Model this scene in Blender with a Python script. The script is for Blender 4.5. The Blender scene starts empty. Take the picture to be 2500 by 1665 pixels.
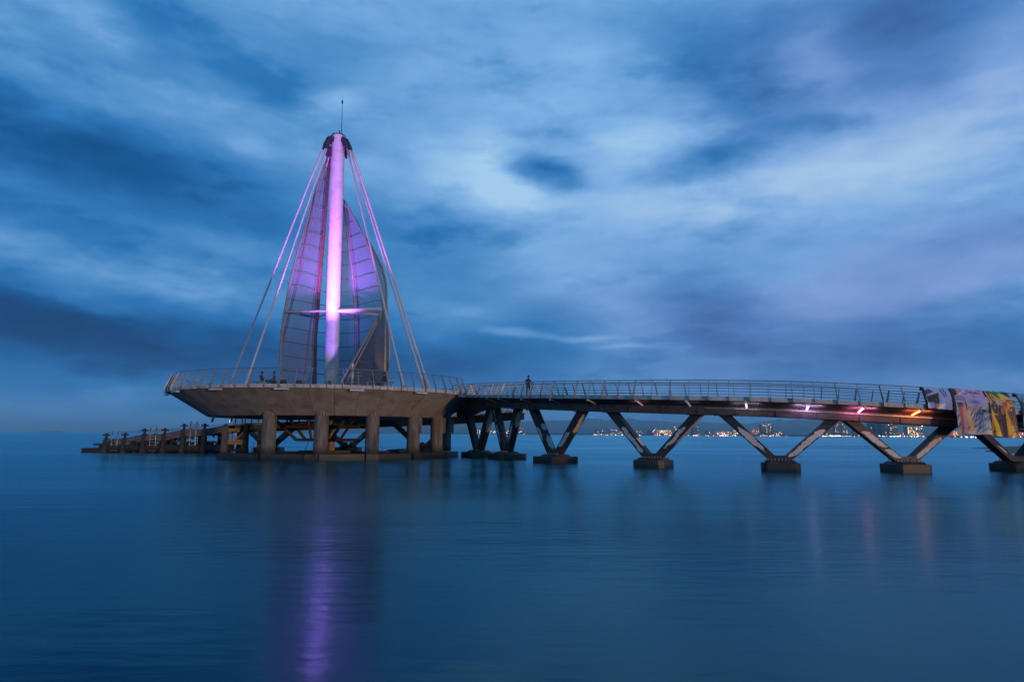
import bpy, math, random
from mathutils import Vector, Matrix, noise as mnoise
RND = random.Random(11)
S = bpy.context.scene
COL = S.collection
rad = math.radians
V = Vector

# ------------------------------------------------------------------ camera
F = 1600.0
CH = 2.3
_p = math.atan((1060 - 832.5) / F); _r = math.atan(0.005)
FWD = V((0, math.cos(_p), math.sin(_p))); _u = V((0, -math.sin(_p), math.cos(_p))); _x = V((1, 0, 0))
RT = math.cos(_r) * _x + math.sin(_r) * _u
UP = -math.sin(_r) * _x + math.cos(_r) * _u
cd = bpy.data.cameras.new('camera'); cam = bpy.data.objects.new('camera', cd); COL.objects.link(cam)
cam.matrix_world = Matrix(((RT.x, UP.x, -FWD.x, 0), (RT.y, UP.y, -FWD.y, 0), (RT.z, UP.z, -FWD.z, CH), (0, 0, 0, 1)))
cd.sensor_width = 36; cd.lens = 36 * F / 2500; cd.clip_end = 60000; cd.clip_start = 0.1
S.camera = cam

def ray(px, py):
    d = FWD + RT * ((px - 1250) / F) - UP * ((py - 832.5) / F)
    return d
def at(px, py, y):                    # the point of the line of sight at distance y
    d = ray(px, py); return V((0, 0, CH)) + d * (y / d.y)

# ------------------------------------------------------------------ colour
def lin(c):
    return tuple(((x / 255) / 12.92 if x / 255 <= 0.04045 else ((x / 255 + 0.055) / 1.055) ** 2.4) for x in c)

# ------------------------------------------------------------------ sky
W = bpy.data.worlds.new('World'); S.world = W; W.use_nodes = True
def build_sky():
    nt = W.node_tree; N = nt.nodes; L = nt.links; N.clear()
    def n(t, **k):
        a = N.new(t)
        for q, v in k.items(): setattr(a, q, v)
        return a
    def m(op, a, b=None, clamp=False):
        x = n('ShaderNodeMath', operation=op); x.use_clamp = clamp
        for i, v in enumerate((a, b)):
            if v is None: continue
            if isinstance(v, (int, float)): x.inputs[i].default_value = v
            else: L.new(v, x.inputs[i])
        return x.outputs[0]
    tc = n('ShaderNodeTexCoord')
    sep = n('ShaderNodeSeparateXYZ'); L.new(tc.outputs['Generated'], sep.inputs[0])
    az = m('ARCTAN2', sep.outputs[0], sep.outputs[1]); el = m('ARCSINE', sep.outputs[2])
    def nz(scale, stretch, detail, rough, dist=0.0, off=0.0):
        mp = n('ShaderNodeMapping'); mp.inputs['Scale'].default_value = (1, 1, stretch); mp.inputs['Location'].default_value = (off, off * .7, 0)
        L.new(tc.outputs['Generated'], mp.inputs[0])
        t = n('ShaderNodeTexNoise'); t.inputs['Scale'].default_value = scale; t.inputs['Detail'].default_value = detail
        t.inputs['Roughness'].default_value = rough; t.inputs['Distortion'].default_value = dist
        L.new(mp.outputs[0], t.inputs['Vector']); return t
    w1 = nz(3.6, 2.0, 6, .58)
    cmb = n('ShaderNodeCombineXYZ'); L.new(az, cmb.inputs[0]); L.new(el, cmb.inputs[1])
    sub = n('ShaderNodeVectorMath', operation='SUBTRACT'); L.new(w1.outputs['Color'], sub.inputs[0]); sub.inputs[1].default_value = (.5, .5, .5)
    mul = n('ShaderNodeVectorMath', operation='MULTIPLY'); L.new(sub.outputs[0], mul.inputs[0]); mul.inputs[1].default_value = (.27, .11, 0)
    add = n('ShaderNodeVectorMath', operation='ADD'); L.new(cmb.outputs[0], add.inputs[0]); L.new(mul.outputs[0], add.inputs[1])
    P = add.outputs[0]
    mul2 = n('ShaderNodeVectorMath', operation='MULTIPLY'); L.new(sub.outputs[0], mul2.inputs[0]); mul2.inputs[1].default_value = (.13, .06, 0)
    add2 = n('ShaderNodeVectorMath', operation='ADD'); L.new(cmb.outputs[0], add2.inputs[0]); L.new(mul2.outputs[0], add2.inputs[1]); P2 = add2.outputs[0]
    def lobe(x, y, sx, sy, rot, amp, acc):
        d = ray(x * 1.062, y * 1.062).normalized()
        a0 = math.atan2(d.x, d.y); e0 = math.asin(d.z)
        mp = n('ShaderNodeMapping', vector_type='TEXTURE')
        mp.inputs['Location'].default_value = (a0, e0, 0); mp.inputs['Rotation'].default_value = (0, 0, rad(rot))
        mp.inputs['Scale'].default_value = (sx * 1.062 / F * 1.15, sy * 1.062 / F * 1.15, 1)
        L.new(P if sx > 150 else P2, mp.inputs[0])
        dt = n('ShaderNodeVectorMath', operation='DOT_PRODUCT'); L.new(mp.outputs[0], dt.inputs[0]); L.new(mp.outputs[0], dt.inputs[1])
        g = m('EXPONENT', m('MULTIPLY', m('POWER', dt.outputs['Value'], 1.5), -1.0))
        return m('MULTIPLY_ADD', g, amp) if False else m('ADD', acc, m('MULTIPLY', g, amp))
    acc = None
    f1 = nz(2.6, 2.4, 8, .54, .15, 3.1); f2 = nz(6, 3.4, 7, .58, .12, 1.3); f3 = nz(1.3, 1.6, 3, .5, 0, 5.0); f4 = nz(13, 3.2, 6, .6, .1, 7.7); f5 = nz(4.0, 3.0, 8, .58, .12, 9.1)
    acc = m('ADD', m('MULTIPLY', m('SUBTRACT', f1.outputs[0], .5), .44), m('MULTIPLY', m('SUBTRACT', f2.outputs[0], .5), .34))
    acc = m('ADD', acc, m('MULTIPLY', m('SUBTRACT', f3.outputs[0], .5), .12))
    acc = m('ADD', acc, m('MULTIPLY', m('SUBTRACT', f4.outputs[0], .5), .17))
    br = n('ShaderNodeMapRange'); br.interpolation_type = 'SMOOTHSTEP'; br.inputs[1].default_value = .50; br.inputs[2].default_value = .64; L.new(f5.outputs[0], br.inputs[0])
    acc = m('ADD', acc, m('MULTIPLY', br.outputs[0], -.13))
    acc = m('ADD', acc, .64)
    LOBES = [  # x, y, sx, sy, rot, amp
        (1650, 420, 900, 330, 0, .14), (250, 700, 620, 380, 0, -.15), (1150, 400, 110, 70, -10, .30), (1550, 455, 330, 55, 3, .11),
        (2100, 350, 260, 70, 8, .15), (1010, 355, 60, 40, -40, .12), (1100, 480, 160, 40, 0, .14), (1450, 330, 120, 40, 12, .14), (1270, 215, 180, 90, 0, .08),
        (160, 370, 260, 70, -14, -.12), (430, 440, 430, 62, -12, -.26), (850, 480, 330, 55, -6, -.20), (60, 330, 200, 60, 0, -.10),
        (200, 750, 560, 95, -6, -.30), (60, 680, 260, 60, -8, -.18), (420, 800, 460, 60, -2, -.22), (150, 880, 300, 30, 3, -.14),
        (500, 120, 330, 60, -20, -.12), (760, 160, 160, 60, 20, -.14), (90, 60, 160, 50, 0, .05),
        (1000, 560, 170, 60, -10, -.20), (1050, 660, 230, 45, 0, -.14), (1000, 800, 300, 60, 0, -.18), (1100, 850, 420, 45, 0, -.14),
        (1245, 402, 74, 34, -12, -.66), (1560, 375, 120, 26, 14, -.25), (1690, 340, 110, 30, 18, -.22),
        (1680, 130, 170, 90, -10, -.30), (1790, 230, 120, 70, -30, -.28), (1900, 300, 90, 22, -8, -.15),
        (2130, 90, 210, 120, -8, -.42), (2080, 10, 400, 40, 0, -.16), (1480, 40, 140, 40, 0, -.14),
        (1880, 150, 70, 70, 20, .12), (2330, 160, 60, 80, 0, .14),
        (1600, 700, 140, 55, -12, -.24), (1730, 770, 260, 50, -4, -.22), (1300, 740, 90, 50, 0, -.20), (2250, 555, 150, 30, 10, -.16), (2100, 810, 400, 60, 0, -.14),
        (1500, 850, 600, 40, 0, -.10), (1177, 1010, 2600, 60, 0, -.13), (300, 960, 700, 90, 0, -.10), (1700, 960, 900, 60, 0, -.12),
        (180, 590, 260, 26, -6, .16), (80, 630, 160, 22, -10, .12), (150, 215, 120, 16, -12, .05), (760, 245, 80, 24, 16, .16), (560, 330, 60, 18, 0, .12),
        (1190, 775, 60, 10, -4, .22), (1330, 783, 80, 6, 0, .18), (1430, 806, 60, 6, 0, .14),
        (330, 950, 620, 48, 0, .13), (1700, 960, 500, 40, 0, .02)]
    for l in LOBES: acc = lobe(*l[:5], l[5] * (.70 if l[5] < 0 else 1.0), acc)
    pur = m('ADD', 0.0, .02)
    for l in [(2130, 90, 260, 140, -8, .75), (1720, 170, 190, 120, -20, .38), (1650, 740, 330, 90, -8, .62), (2250, 570, 220, 60, 8, .75), (2050, 800, 420, 130, 0, .45),
              (1900, 700, 240, 40, 0, .45), (1500, 900, 700, 70, 0, .25), (1900, 420, 500, 120, 0, .25)]:
        pur = lobe(*l, pur)
    def ramp(stops, fac):
        r = n('ShaderNodeValToRGB'); e = r.color_ramp.elements
        while len(e) < len(stops): e.new(.5)
        for q, (p, c) in zip(e, stops): q.position = p; q.color = (*lin(c), 1)
        L.new(fac, r.inputs[0]); return r.outputs[0]
    blue = ramp([(0, (6, 60, 112)), (.2, (13, 86, 148)), (.42, (44, 120, 186)), (.6, (84, 146, 205)), (.8, (126, 178, 230)), (1, (166, 208, 242))], acc)
    pr = ramp([(0, (38, 62, 112)), (.25, (62, 96, 156)), (.5, (84, 128, 192)), (.75, (128, 160, 218)), (1, (176, 190, 225))], acc)
    mx = n('ShaderNodeMix', data_type='RGBA'); L.new(m('MINIMUM', pur, 1.0), mx.inputs[0]); L.new(blue, mx.inputs[6]); L.new(pr, mx.inputs[7])
    bg = n('ShaderNodeBackground'); L.new(mx.outputs[2], bg.inputs[0]); bg.inputs[1].default_value = 1.0
    st = n('ShaderNodeTexSky', sky_type='NISHITA'); st.sun_disc = False; st.sun_elevation = rad(-2.0); st.sun_rotation = rad(127)
    bs = n('ShaderNodeBackground'); L.new(st.outputs[0], bs.inputs[0]); bs.inputs[1].default_value = .006
    ad = n('ShaderNodeAddShader'); L.new(bg.outputs[0], ad.inputs[0]); L.new(bs.outputs[0], ad.inputs[1])
    out = n('ShaderNodeOutputWorld'); L.new(ad.outputs[0], out.inputs[0])
build_sky()

# sun lamp standing in for the town's street lamps, low right behind the camera
sl = bpy.data.lights.new('sun', 'SUN'); sl.energy = 1.3; sl.color = (1, .60, .34); sl.angle = rad(2.4)
sun = bpy.data.objects.new('sun', sl); COL.objects.link(sun)
SUND = V((.60, -.80, .028)).normalized()
sun.rotation_euler = SUND.to_track_quat('Z', 'Y').to_euler()
S.view_settings.view_transform = 'Standard'; S.view_settings.look = 'None'; S.view_settings.exposure = 0; S.view_settings.gamma = 1
S.view_settings.use_curve_mapping = False
S.cycles.max_bounces = 6; S.cycles.volume_bounces = 0; S.cycles.transparent_max_bounces = 12
S.cycles.sample_clamp_indirect = 4; S.cycles.use_denoising = True
S.cycles.caustics_reflective = False; S.cycles.caustics_refractive = False

# ------------------------------------------------------------------ materials
MATS = {}
def mat(name, c1, c2=None, rough=.6, metal=0, scale=3, bump=0.0, stretch=(1, 1, 1), contrast=(.35, .65), rnd=0.0, emit=None, es=0, spec=.5, c3=None, s3=.6, p3=(.55, .6), tide=None):
    if name in MATS: return MATS[name]
    m = bpy.data.materials.new(name); m.use_nodes = True; MATS[name] = m
    nt = m.node_tree; N = nt.nodes; L = nt.links; b = N['Principled BSDF']
    b.inputs['Roughness'].default_value = rough; b.inputs['Metallic'].default_value = metal; b.inputs['Specular IOR Level'].default_value = spec
    tc = N.new('ShaderNodeTexCoord'); mp = N.new('ShaderNodeMapping'); mp.inputs['Scale'].default_value = stretch
    L.new(tc.outputs['Object'], mp.inputs[0])
    oi = N.new('ShaderNodeObjectInfo'); ad = N.new('ShaderNodeVectorMath'); ad.operation = 'ADD'
    cx = N.new('ShaderNodeMath'); cx.operation = 'MULTIPLY'; cx.inputs[1].default_value = 37.0; L.new(oi.outputs['Random'], cx.inputs[0])
    L.new(mp.outputs[0], ad.inputs[0]); L.new(cx.outputs[0], ad.inputs[1])
    nz = N.new('ShaderNodeTexNoise'); nz.inputs['Scale'].default_value = scale; nz.inputs['Detail'].default_value = 6; nz.inputs['Roughness'].default_value = .62
    L.new(ad.outputs[0], nz.inputs['Vector'])
    r = N.new('ShaderNodeValToRGB'); e = r.color_ramp.elements; e[0].position, e[1].position = contrast
    e[0].color = (*c1, 1); e[1].color = (*(c2 or c1), 1); L.new(nz.outputs[0], r.inputs[0])
    col = r.outputs[0]
    if c3:
        n3 = N.new('ShaderNodeTexNoise'); n3.inputs['Scale'].default_value = s3; n3.inputs['Detail'].default_value = 5; L.new(ad.outputs[0], n3.inputs['Vector'])
        r3 = N.new('ShaderNodeValToRGB'); r3.color_ramp.elements[0].position, r3.color_ramp.elements[1].position = p3; L.new(n3.outputs[0], r3.inputs[0])
        mx = N.new('ShaderNodeMix'); mx.data_type = 'RGBA'; L.new(r3.outputs[0], mx.inputs[0]); L.new(col, mx.inputs[6]); mx.inputs[7].default_value = (*c3, 1); col = mx.outputs[2]
    if tide:
        sx = N.new('ShaderNodeSeparateXYZ'); L.new(tc.outputs['Object'], sx.inputs[0])
        tm = N.new('ShaderNodeMath'); tm.operation = 'MULTIPLY_ADD'; L.new(nz.outputs[0], tm.inputs[0]); tm.inputs[1].default_value = -tide[3]; L.new(sx.outputs[2], tm.inputs[2])
        tr = N.new('ShaderNodeMapRange'); tr.inputs[1].default_value = tide[0] - tide[3] * .5; tr.inputs[2].default_value = tide[1] - tide[3] * .5; tr.inputs[3].default_value = 1; tr.inputs[4].default_value = 0; L.new(tm.outputs[0], tr.inputs[0])
        tx = N.new('ShaderNodeMix'); tx.data_type = 'RGBA'; L.new(tr.outputs[0], tx.inputs[0]); L.new(col, tx.inputs[6]); tx.inputs[7].default_value = (*tide[2], 1); col = tx.outputs[2]
    if rnd:
        hs = N.new('ShaderNodeHueSaturation'); mr = N.new('ShaderNodeMapRange'); mr.inputs[3].default_value = 1 - rnd; mr.inputs[4].default_value = 1 + rnd
        L.new(oi.outputs['Random'], mr.inputs[0]); L.new(mr.outputs[0], hs.inputs['Value']); L.new(col, hs.inputs['Color']); col = hs.outputs[0]
    L.new(col, b.inputs['Base Color'])
    if bump:
        bp = N.new('ShaderNodeBump'); bp.inputs['Strength'].default_value = bump; bp.inputs['Distance'].default_value = .02
        L.new(nz.outputs[0], bp.inputs['Height']); L.new(bp.outputs[0], b.inputs['Normal'])
    if emit:
        b.inputs['Emission Color'].default_value = (*emit, 1); b.inputs['Emission Strength'].default_value = es
    return m
CONC = mat('pale_concrete', (.24, .215, .185), (.33, .30, .26), .85, scale=1.6, bump=.3, rnd=.06, c3=(.20, .17, .13), s3=.8, p3=(.5, .75))
SOFF = mat('soffit_concrete', (.29, .285, .27), (.37, .36, .345), .9, scale=1.1, bump=.2, rnd=.07, c3=(.20, .18, .15), s3=.7, p3=(.50, .72))
COLM = mat('column_concrete', (.11, .10, .088), (.21, .19, .165), .9, scale=2.2, bump=.5, stretch=(3, 3, .35), c3=(.07, .06, .048), s3=.9, p3=(.5, .68), tide=(.15, .75, (.035, .034, .026), .9))
WETC = mat('wet_concrete', (.012, .011, .010), (.040, .030, .022), .55, scale=2.5, bump=.6, rnd=.25, c3=(.05, .034, .02), s3=1.6, tide=(.12, .30, (.006, .008, .006), .35))
RUST = mat('rusty_sleeve', (.30, .28, .25), (.12, .08, .05), .8, scale=5, stretch=(4, 4, .4), bump=.3)
FASC = mat('fascia_concrete', (.38, .37, .35), (.50, .49, .47), .8, scale=2.5, bump=.2, rnd=.08, c3=(.25, .235, .21), s3=2.2, p3=(.56, .75))
STEEL = mat('galvanised_steel', (.27, .24, .21), (.36, .33, .30), .45, metal=.4, scale=6, rnd=.12)
RAILM = mat('stainless_rail', (.22, .22, .22), (.30, .30, .30), .45, metal=.7, scale=5)
BLACK = mat('black_steel', (.010, .011, .014), (.022, .022, .026), .5, scale=3, bump=.15)
GIRD = mat('girder_steel', (.060, .052, .046), (.095, .080, .068), .6, scale=2.0, bump=.1, stretch=(1, 1, 2), c3=(.05, .035, .028), s3=1.5)
LEGM = mat('leg_paint', (.012, .012, .013), (.026, .023, .022), .55, scale=3, bump=.2, c3=(.055, .030, .020), s3=2.2, p3=(.60, .68), tide=(.8, 1.4, (.045, .028, .018), .8))
PATCH = mat('leg_bare_paint', (.46, .44, .40), (.60, .58, .54), .7, scale=5, c3=(.16, .13, .10), s3=6, p3=(.60, .70))
WHITE = mat('white_paint', (.50, .50, .50), (.54, .54, .54), .40, scale=1.5, bump=.03, c3=(.45, .44, .43), s3=1.0)
WPIPE = mat('cable_white', (.40, .39, .39), (.48, .46, .46), .45, scale=3)
BRPIPE = mat('brown_pipe', (.11, .075, .05), (.19, .125, .08), .35, metal=.3, scale=3)
PLASTIC = mat('tray_white', (.55, .56, .57), (.62, .63, .64), .5, scale=3)
WOOD = mat('old_timber', (.018, .018, .018), (.045, .042, .040), .85, scale=4, stretch=(.5, .5, 3), bump=.3, c3=(.08, .06, .045), s3=2)
PALEW = mat('pale_timber', (.07, .07, .08), (.13, .13, .14), .85, scale=3, bump=.3, c3=(.12, .10, .09), s3=2, p3=(.58, .72))
RUBBER = mat('black_rubber', (.012, .012, .013), (.025, .023, .022), .75, scale=5)
DECK = mat('deck_boards', (.16, .14, .12), (.22, .19, .17), .85, scale=3)
ORANGE = mat('ochre_steel', (.30, .17, .05), (.42, .25, .08), .6, scale=4, c3=(.2, .09, .03), s3=2.5)

# ------------------------------------------------------------------ mesh helpers
class MB:
    def __init__(s): s.v = []; s.f = []; s.mi = []
    def poly(s, pts, faces, mi=0):
        o = len(s.v); s.v += [tuple(p) for p in pts]
        for f in faces: s.f.append(tuple(o + i for i in f)); s.mi.append(mi)
    def box(s, c, size, rot=None, mi=0):
        hx, hy, hz = size[0] / 2, size[1] / 2, size[2] / 2
        P = [V((a * hx, b * hy, d * hz)) for a in (-1, 1) for b in (-1, 1) for d in (-1, 1)]
        if rot is not None: P = [rot @ p for p in P]
        P = [p + V(c) for p in P]
        s.poly(P, [(0, 1, 3, 2), (4, 6, 7, 5), (0, 4, 5, 1), (2, 3, 7, 6), (0, 2, 6, 4), (1, 5, 7, 3)], mi)
    def hexa(s, bot, top, mi=0):      # bottom and top rings with the same count
        k = len(bot); o = list(bot) + list(top)
        fs = [tuple(range(k))[::-1], tuple(range(k, 2 * k))] + [(i, (i + 1) % k, k + (i + 1) % k, k + i) for i in range(k)]
        s.poly(o, fs, mi)
    def tube(s, pts, r, n=8, cap=True, mi=0, closed=False):
        pts = [V(p) for p in pts]; rr = r if isinstance(r, (list, tuple)) else [r] * len(pts)
        K = len(pts); o = len(s.v); up = None
        for i, p in enumerate(pts):
            if closed: t = pts[(i + 1) % K] - pts[i - 1]
            else: t = pts[min(i + 1, K - 1)] - pts[max(i - 1, 0)]
            t.normalize()
            ref = V((0, 0, 1)) if abs(t.z) < .95 else V((1, 0, 0))
            a = t.cross(ref).normalized()
            if up is not None and abs(t.z) > .5:
                a2 = up - t * up.dot(t)
                if a2.length > 1e-4: a = a2.normalized()
            up = a; b = t.cross(a).normalized()
            for j in range(n):
                q = 2 * math.pi * j / n; s.v.append(tuple(p + (a * math.cos(q) + b * math.sin(q)) * rr[i]))
        for i in range(K if closed else K - 1):
            i2 = (i + 1) % K
            for j in range(n):
                j2 = (j + 1) % n; s.f.append((o + i * n + j, o + i * n + j2, o + i2 * n + j2, o + i2 * n + j)); s.mi.append(mi)
        if cap and not closed:
            s.f.append(tuple(o + j for j in range(n))[::-1]); s.mi.append(mi); s.f.append(tuple(o + (K - 1) * n + j for j in range(n))); s.mi.append(mi)
    def lathe(s, prof, n=24, c=(0, 0, 0), mi=0):
        o = len(s.v)
        for r, z in prof:
            for j in range(n):
                q = 2 * math.pi * j / n; s.v.append((c[0] + r * math.cos(q), c[1] + r * math.sin(q), c[2] + z))
        for i in range(len(prof) - 1):
            for j in range(n):
                j2 = (j + 1) % n; s.f.append((o + i * n + j, o + i * n + j2, o + (i + 1) * n + j2, o + (i + 1) * n + j)); s.mi.append(mi)
        s.f.append(tuple(o + j for j in range(n))[::-1]); s.mi.append(mi)
        k = len(prof) - 1; s.f.append(tuple(o + k * n + j for j in range(n))); s.mi.append(mi)
    def mesh(s, name, mats, smooth=False):
        me = bpy.data.meshes.new(name); me.from_pydata(s.v, [], s.f)
        for m in (mats if isinstance(mats, (list, tuple)) else [mats]): me.materials.append(m)
        me.polygons.foreach_set('material_index', s.mi)
        if smooth: me.polygons.foreach_set('use_smooth', [True] * len(me.polygons))
        me.validate(); me.update()
        if smooth:
            import bmesh
            bm = bmesh.new(); bm.from_mesh(me)
            for e in bm.edges:
                if len(e.link_faces) == 2 and e.calc_face_angle(0) > rad(40): e.smooth = False
            bm.to_mesh(me); bm.free()
        return me
    def build(s, name, mats, parent=None, smooth=False, **tags):
        return link(name, s.mesh(name, mats, smooth), parent, **tags)
def link(name, me, parent=None, loc=None, rot=None, **tags):
    o = bpy.data.objects.new(name, me); COL.objects.link(o)
    if loc is not None: o.location = loc
    if rot is not None: o.rotation_euler = rot
    if parent is not None:
        o.parent = parent
        if loc is None: o.matrix_parent_inverse = parent_inv(parent)
    for k, v in tags.items(): o[k] = v
    return o
def world_of(q):
    m = Matrix.Translation(q.location) @ q.rotation_euler.to_matrix().to_4x4()
    return world_of(q.parent) @ q.matrix_parent_inverse @ m if q.parent is not None else m
def parent_inv(p): return world_of(p).inverted()
def thing(name, label, cat, loc=(0, 0, 0), rz=0, group=None):
    o = bpy.data.objects.new(name, None); COL.objects.link(o); o.location = loc; o.rotation_euler = (0, 0, rz)
    o.empty_display_size = .1
    o['label'] = label; o['category'] = cat
    if group: o['group'] = group
    return o
def lerp(a, b, t): return a + (b - a) * t
def interp(x, T):
    if x <= T[0][0]: return T[0][1]
    for (a, p), (b, q) in zip(T, T[1:]):
        if x <= b: return lerp(p, q, (x - a) / (b - a))
    return T[-1][1]

# ------------------------------------------------------------------ sea, hills, beach
def sea():
    mb = MB(); xs = [-40000, -6000, -900, -120, 120, 900, 6000, 40000]; ys = [-400, -200, 10, 60, 150, 600, 3000, 12000, 45000]
    vs = [(x, y, 0) for y in ys for x in xs]; k = len(xs)
    mb.poly(vs, [(j * k + i, j * k + i + 1, (j + 1) * k + i + 1, (j + 1) * k + i) for j in range(len(ys) - 1) for i in range(k - 1)])
    m = bpy.data.materials.new('sea_water'); m.use_nodes = True; nt = m.node_tree; N = nt.nodes; L = nt.links; b = N['Principled BSDF']
    b.inputs['IOR'].default_value = 1.333; b.inputs['Roughness'].default_value = .21
    b.inputs['Base Color'].default_value = (.0, .060, .085, 1); b.inputs['Specular Tint'].default_value = (.34, .80, .86, 1)
    tc = N.new('ShaderNodeTexCoord')
    def wave(sc, st, det, loc=(0, 0, 0)):
        mp = N.new('ShaderNodeMapping'); mp.inputs['Scale'].default_value = st; mp.inputs['Location'].default_value = loc; L.new(tc.outputs['Object'], mp.inputs[0])
        t = N.new('ShaderNodeTexNoise'); t.inputs['Scale'].default_value = sc; t.inputs['Detail'].default_value = det; L.new(mp.outputs[0], t.inputs['Vector']); return t
    a = wave(.55, (.28, 1, 1), 4); c = wave(3.2, (.35, 1, 1), 3, (5, 3, 0))
    ad = N.new('ShaderNodeMath'); ad.operation = 'MULTIPLY_ADD'; L.new(c.outputs[0], ad.inputs[0]); ad.inputs[1].default_value = .34; L.new(a.outputs[0], ad.inputs[2])
    bp = N.new('ShaderNodeBump'); bp.inputs['Strength'].default_value = .24; bp.inputs['Distance'].default_value = .12
    L.new(ad.outputs[0], bp.inputs['Height']); L.new(bp.outputs[0], b.inputs['Normal'])
    big = wave(.05, (.30, 1, 1), 5, (9, 0, 0))
    rr = N.new('ShaderNodeMapRange'); rr.inputs[1].default_value = .35; rr.inputs[2].default_value = .65; rr.inputs[3].default_value = .13; rr.inputs[4].default_value = .25
    L.new(big.outputs[0], rr.inputs[0]); 
    gl = N.new('ShaderNodeBsdfGlossy'); gl.inputs['Color'].default_value = (.42, .76, .84, 1); df = N.new('ShaderNodeBsdfDiffuse'); df.inputs[0].default_value = (.0, .034, .056, 1)
    fr = N.new('ShaderNodeFresnel'); fr.inputs[0].default_value = 1.33; mxs = N.new('ShaderNodeMixShader')
    for q in (gl, df, fr): L.new(bp.outputs[0], q.inputs['Normal'])
    L.new(rr.outputs[0], gl.inputs['Roughness']); L.new(fr.outputs[0], mxs.inputs[0]); L.new(df.outputs[0], mxs.inputs[1]); L.new(gl.outputs[0], mxs.inputs[2]); L.new(mxs.outputs[0], N['Material Output'].inputs[0])
    N.remove(b)
    mb.build('sea_water', m, kind='structure')
sea()

HILL = [(95, 1054.5), (105, 1053), (150, 1052.6), (172, 1054.5), (176, 1056), (250, 1056), (290, 1053.5), (340, 1051), (400, 1047), (440, 1044), (480, 1041), (546, 1035), (640, 1030), (700, 1029), (760, 1027), (850, 1029), (930, 1030),
        (1020, 1027), (1102, 1028), (1130, 1025.5), (1151, 1026), (1194, 1031), (1226, 1028), (1276, 1030), (1290, 1027), (1358, 1026), (1401, 1026), (1415, 1022.7), (1459, 1022), (1486, 1025),
        (1543, 1021.6), (1564, 1026.6), (1605, 1026.6), (1650, 1031), (1703, 1030), (1757, 1033), (1820, 1034), (1860, 1029), (1898, 1025), (2000, 1024), (2100, 1022), (2200, 1026), (2350, 1028), (2500, 1030), (2700, 1034), (3000, 1040), (3300, 1050), (3600, 1052)]
HM = mat('hill_forest', (.02, .035, .028), (.04, .055, .04), .95, scale=.004)
def hills(name, D, tab, wob, x0, x1, fade=.45):
    mb = MB(); px = x0; rows = []
    while px <= x1:
        y = interp(px, tab); top = at(px, y, D)
        z = max(top.z + wob * mnoise.noise(V((px * .045, D * .01, 0))) + wob * .5 * mnoise.noise(V((px * .15, D * .01, 4))), -20)
        base = at(px, 1062, D * .8)
        rows.append([(base.x, base.y, -5), (lerp(base.x, top.x, .5), lerp(base.y, top.y, .5), z * fade + 20 * mnoise.noise(V((px * .05, 3, 1)))), (top.x, top.y, z), (top.x * 1.15, top.y * 1.15, -30)])
        px += 6
    k = 4; pts = [p for r in rows for p in r]
    mb.poly(pts, [(i * k + j, (i + 1) * k + j, (i + 1) * k + j + 1, i * k + j + 1) for i in range(len(rows) - 1) for j in range(k - 1)])
    mb.build(name, HM, smooth=True, kind='structure')
hills('hills_far', 9500, HILL, 14, 80, 3600)
hills('hills_near', 7600, [(a, lerp(b, 1061, .5) + (6 if a < 900 else 0)) for a, b in HILL], 12, 640, 3600)

def beach():
    mb = MB(); nx, ny = 60, 40; pts = []
    for j in range(ny + 1):
        for i in range(nx + 1):
            u = i / nx; w = j / ny
            x = 60 + u * 260; y = lerp(62, 420, w ** 1.5)
            edge = 93 - (138 - y) * .48 if y < 138 else 93 + (y - 138) * 1.6
            z = (x - edge - 3 * math.sin(y * .11)) * .042
            z = min(z, 1.5) + .06 * mnoise.noise(V((x * .05, y * .05, 0)))
            pts.append((x, y, max(z, -1.5)))
    mb.poly(pts, [(j * (nx + 1) + i, j * (nx + 1) + i + 1, (j + 1) * (nx + 1) + i + 1, (j + 1) * (nx + 1) + i) for j in range(ny) for i in range(nx)])
    mb.build('beach_sand', mat('wet_sand', (.22, .14, .095), (.28, .18, .125), .95, scale=.4, bump=.3, spec=.05), smooth=True, kind='structure')
beach()

# ------------------------------------------------------------------ the far town
GLOW = {}
def glow(name, c, s):
    if name not in GLOW: GLOW[name] = mat(name, (.2, .2, .2), rough=.5, emit=c, es=s)
    return GLOW[name]
WARM = glow('lamp_glow_warm', (1, .55, .20), 5.5); WHT = glow('lamp_glow_white', (1, .93, .75), 6); RED = glow('lamp_glow_red', (1, .10, .22), 6)
CYAN = glow('lamp_glow_cyan', (.3, .95, 1), 3.0); GRN = glow('lamp_glow_green', (.5, 1, .6), 2.4); PNK = glow('lamp_glow_pink', (1, .35, .7), 4.0); DIM = glow('lamp_glow_dim', (1, .6, .35), 1.1)
BODY = mat('far_building_grey', (.10, .13, .16), (.14, .17, .20), .8, scale=.05, rnd=.15)
BODYW = mat('far_building_warm', (.22, .16, .12), (.30, .22, .16), .8, scale=.05, emit=(1, .45, .2), es=.10)  # warm light on these walls is put in as a faint emission
BODYP = mat('far_building_pink', (.30, .15, .12), (.36, .2, .16), .8, scale=.05, emit=(1, .25, .2), es=.22)  # pink floodlight on the wall is put into its colour and emission
def shoreD(px): return interp(px, [(0, 5200), (1100, 4600), (1500, 3400), (1800, 2500), (2100, 1900), (2500, 1400), (3000, 1100)])
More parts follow.
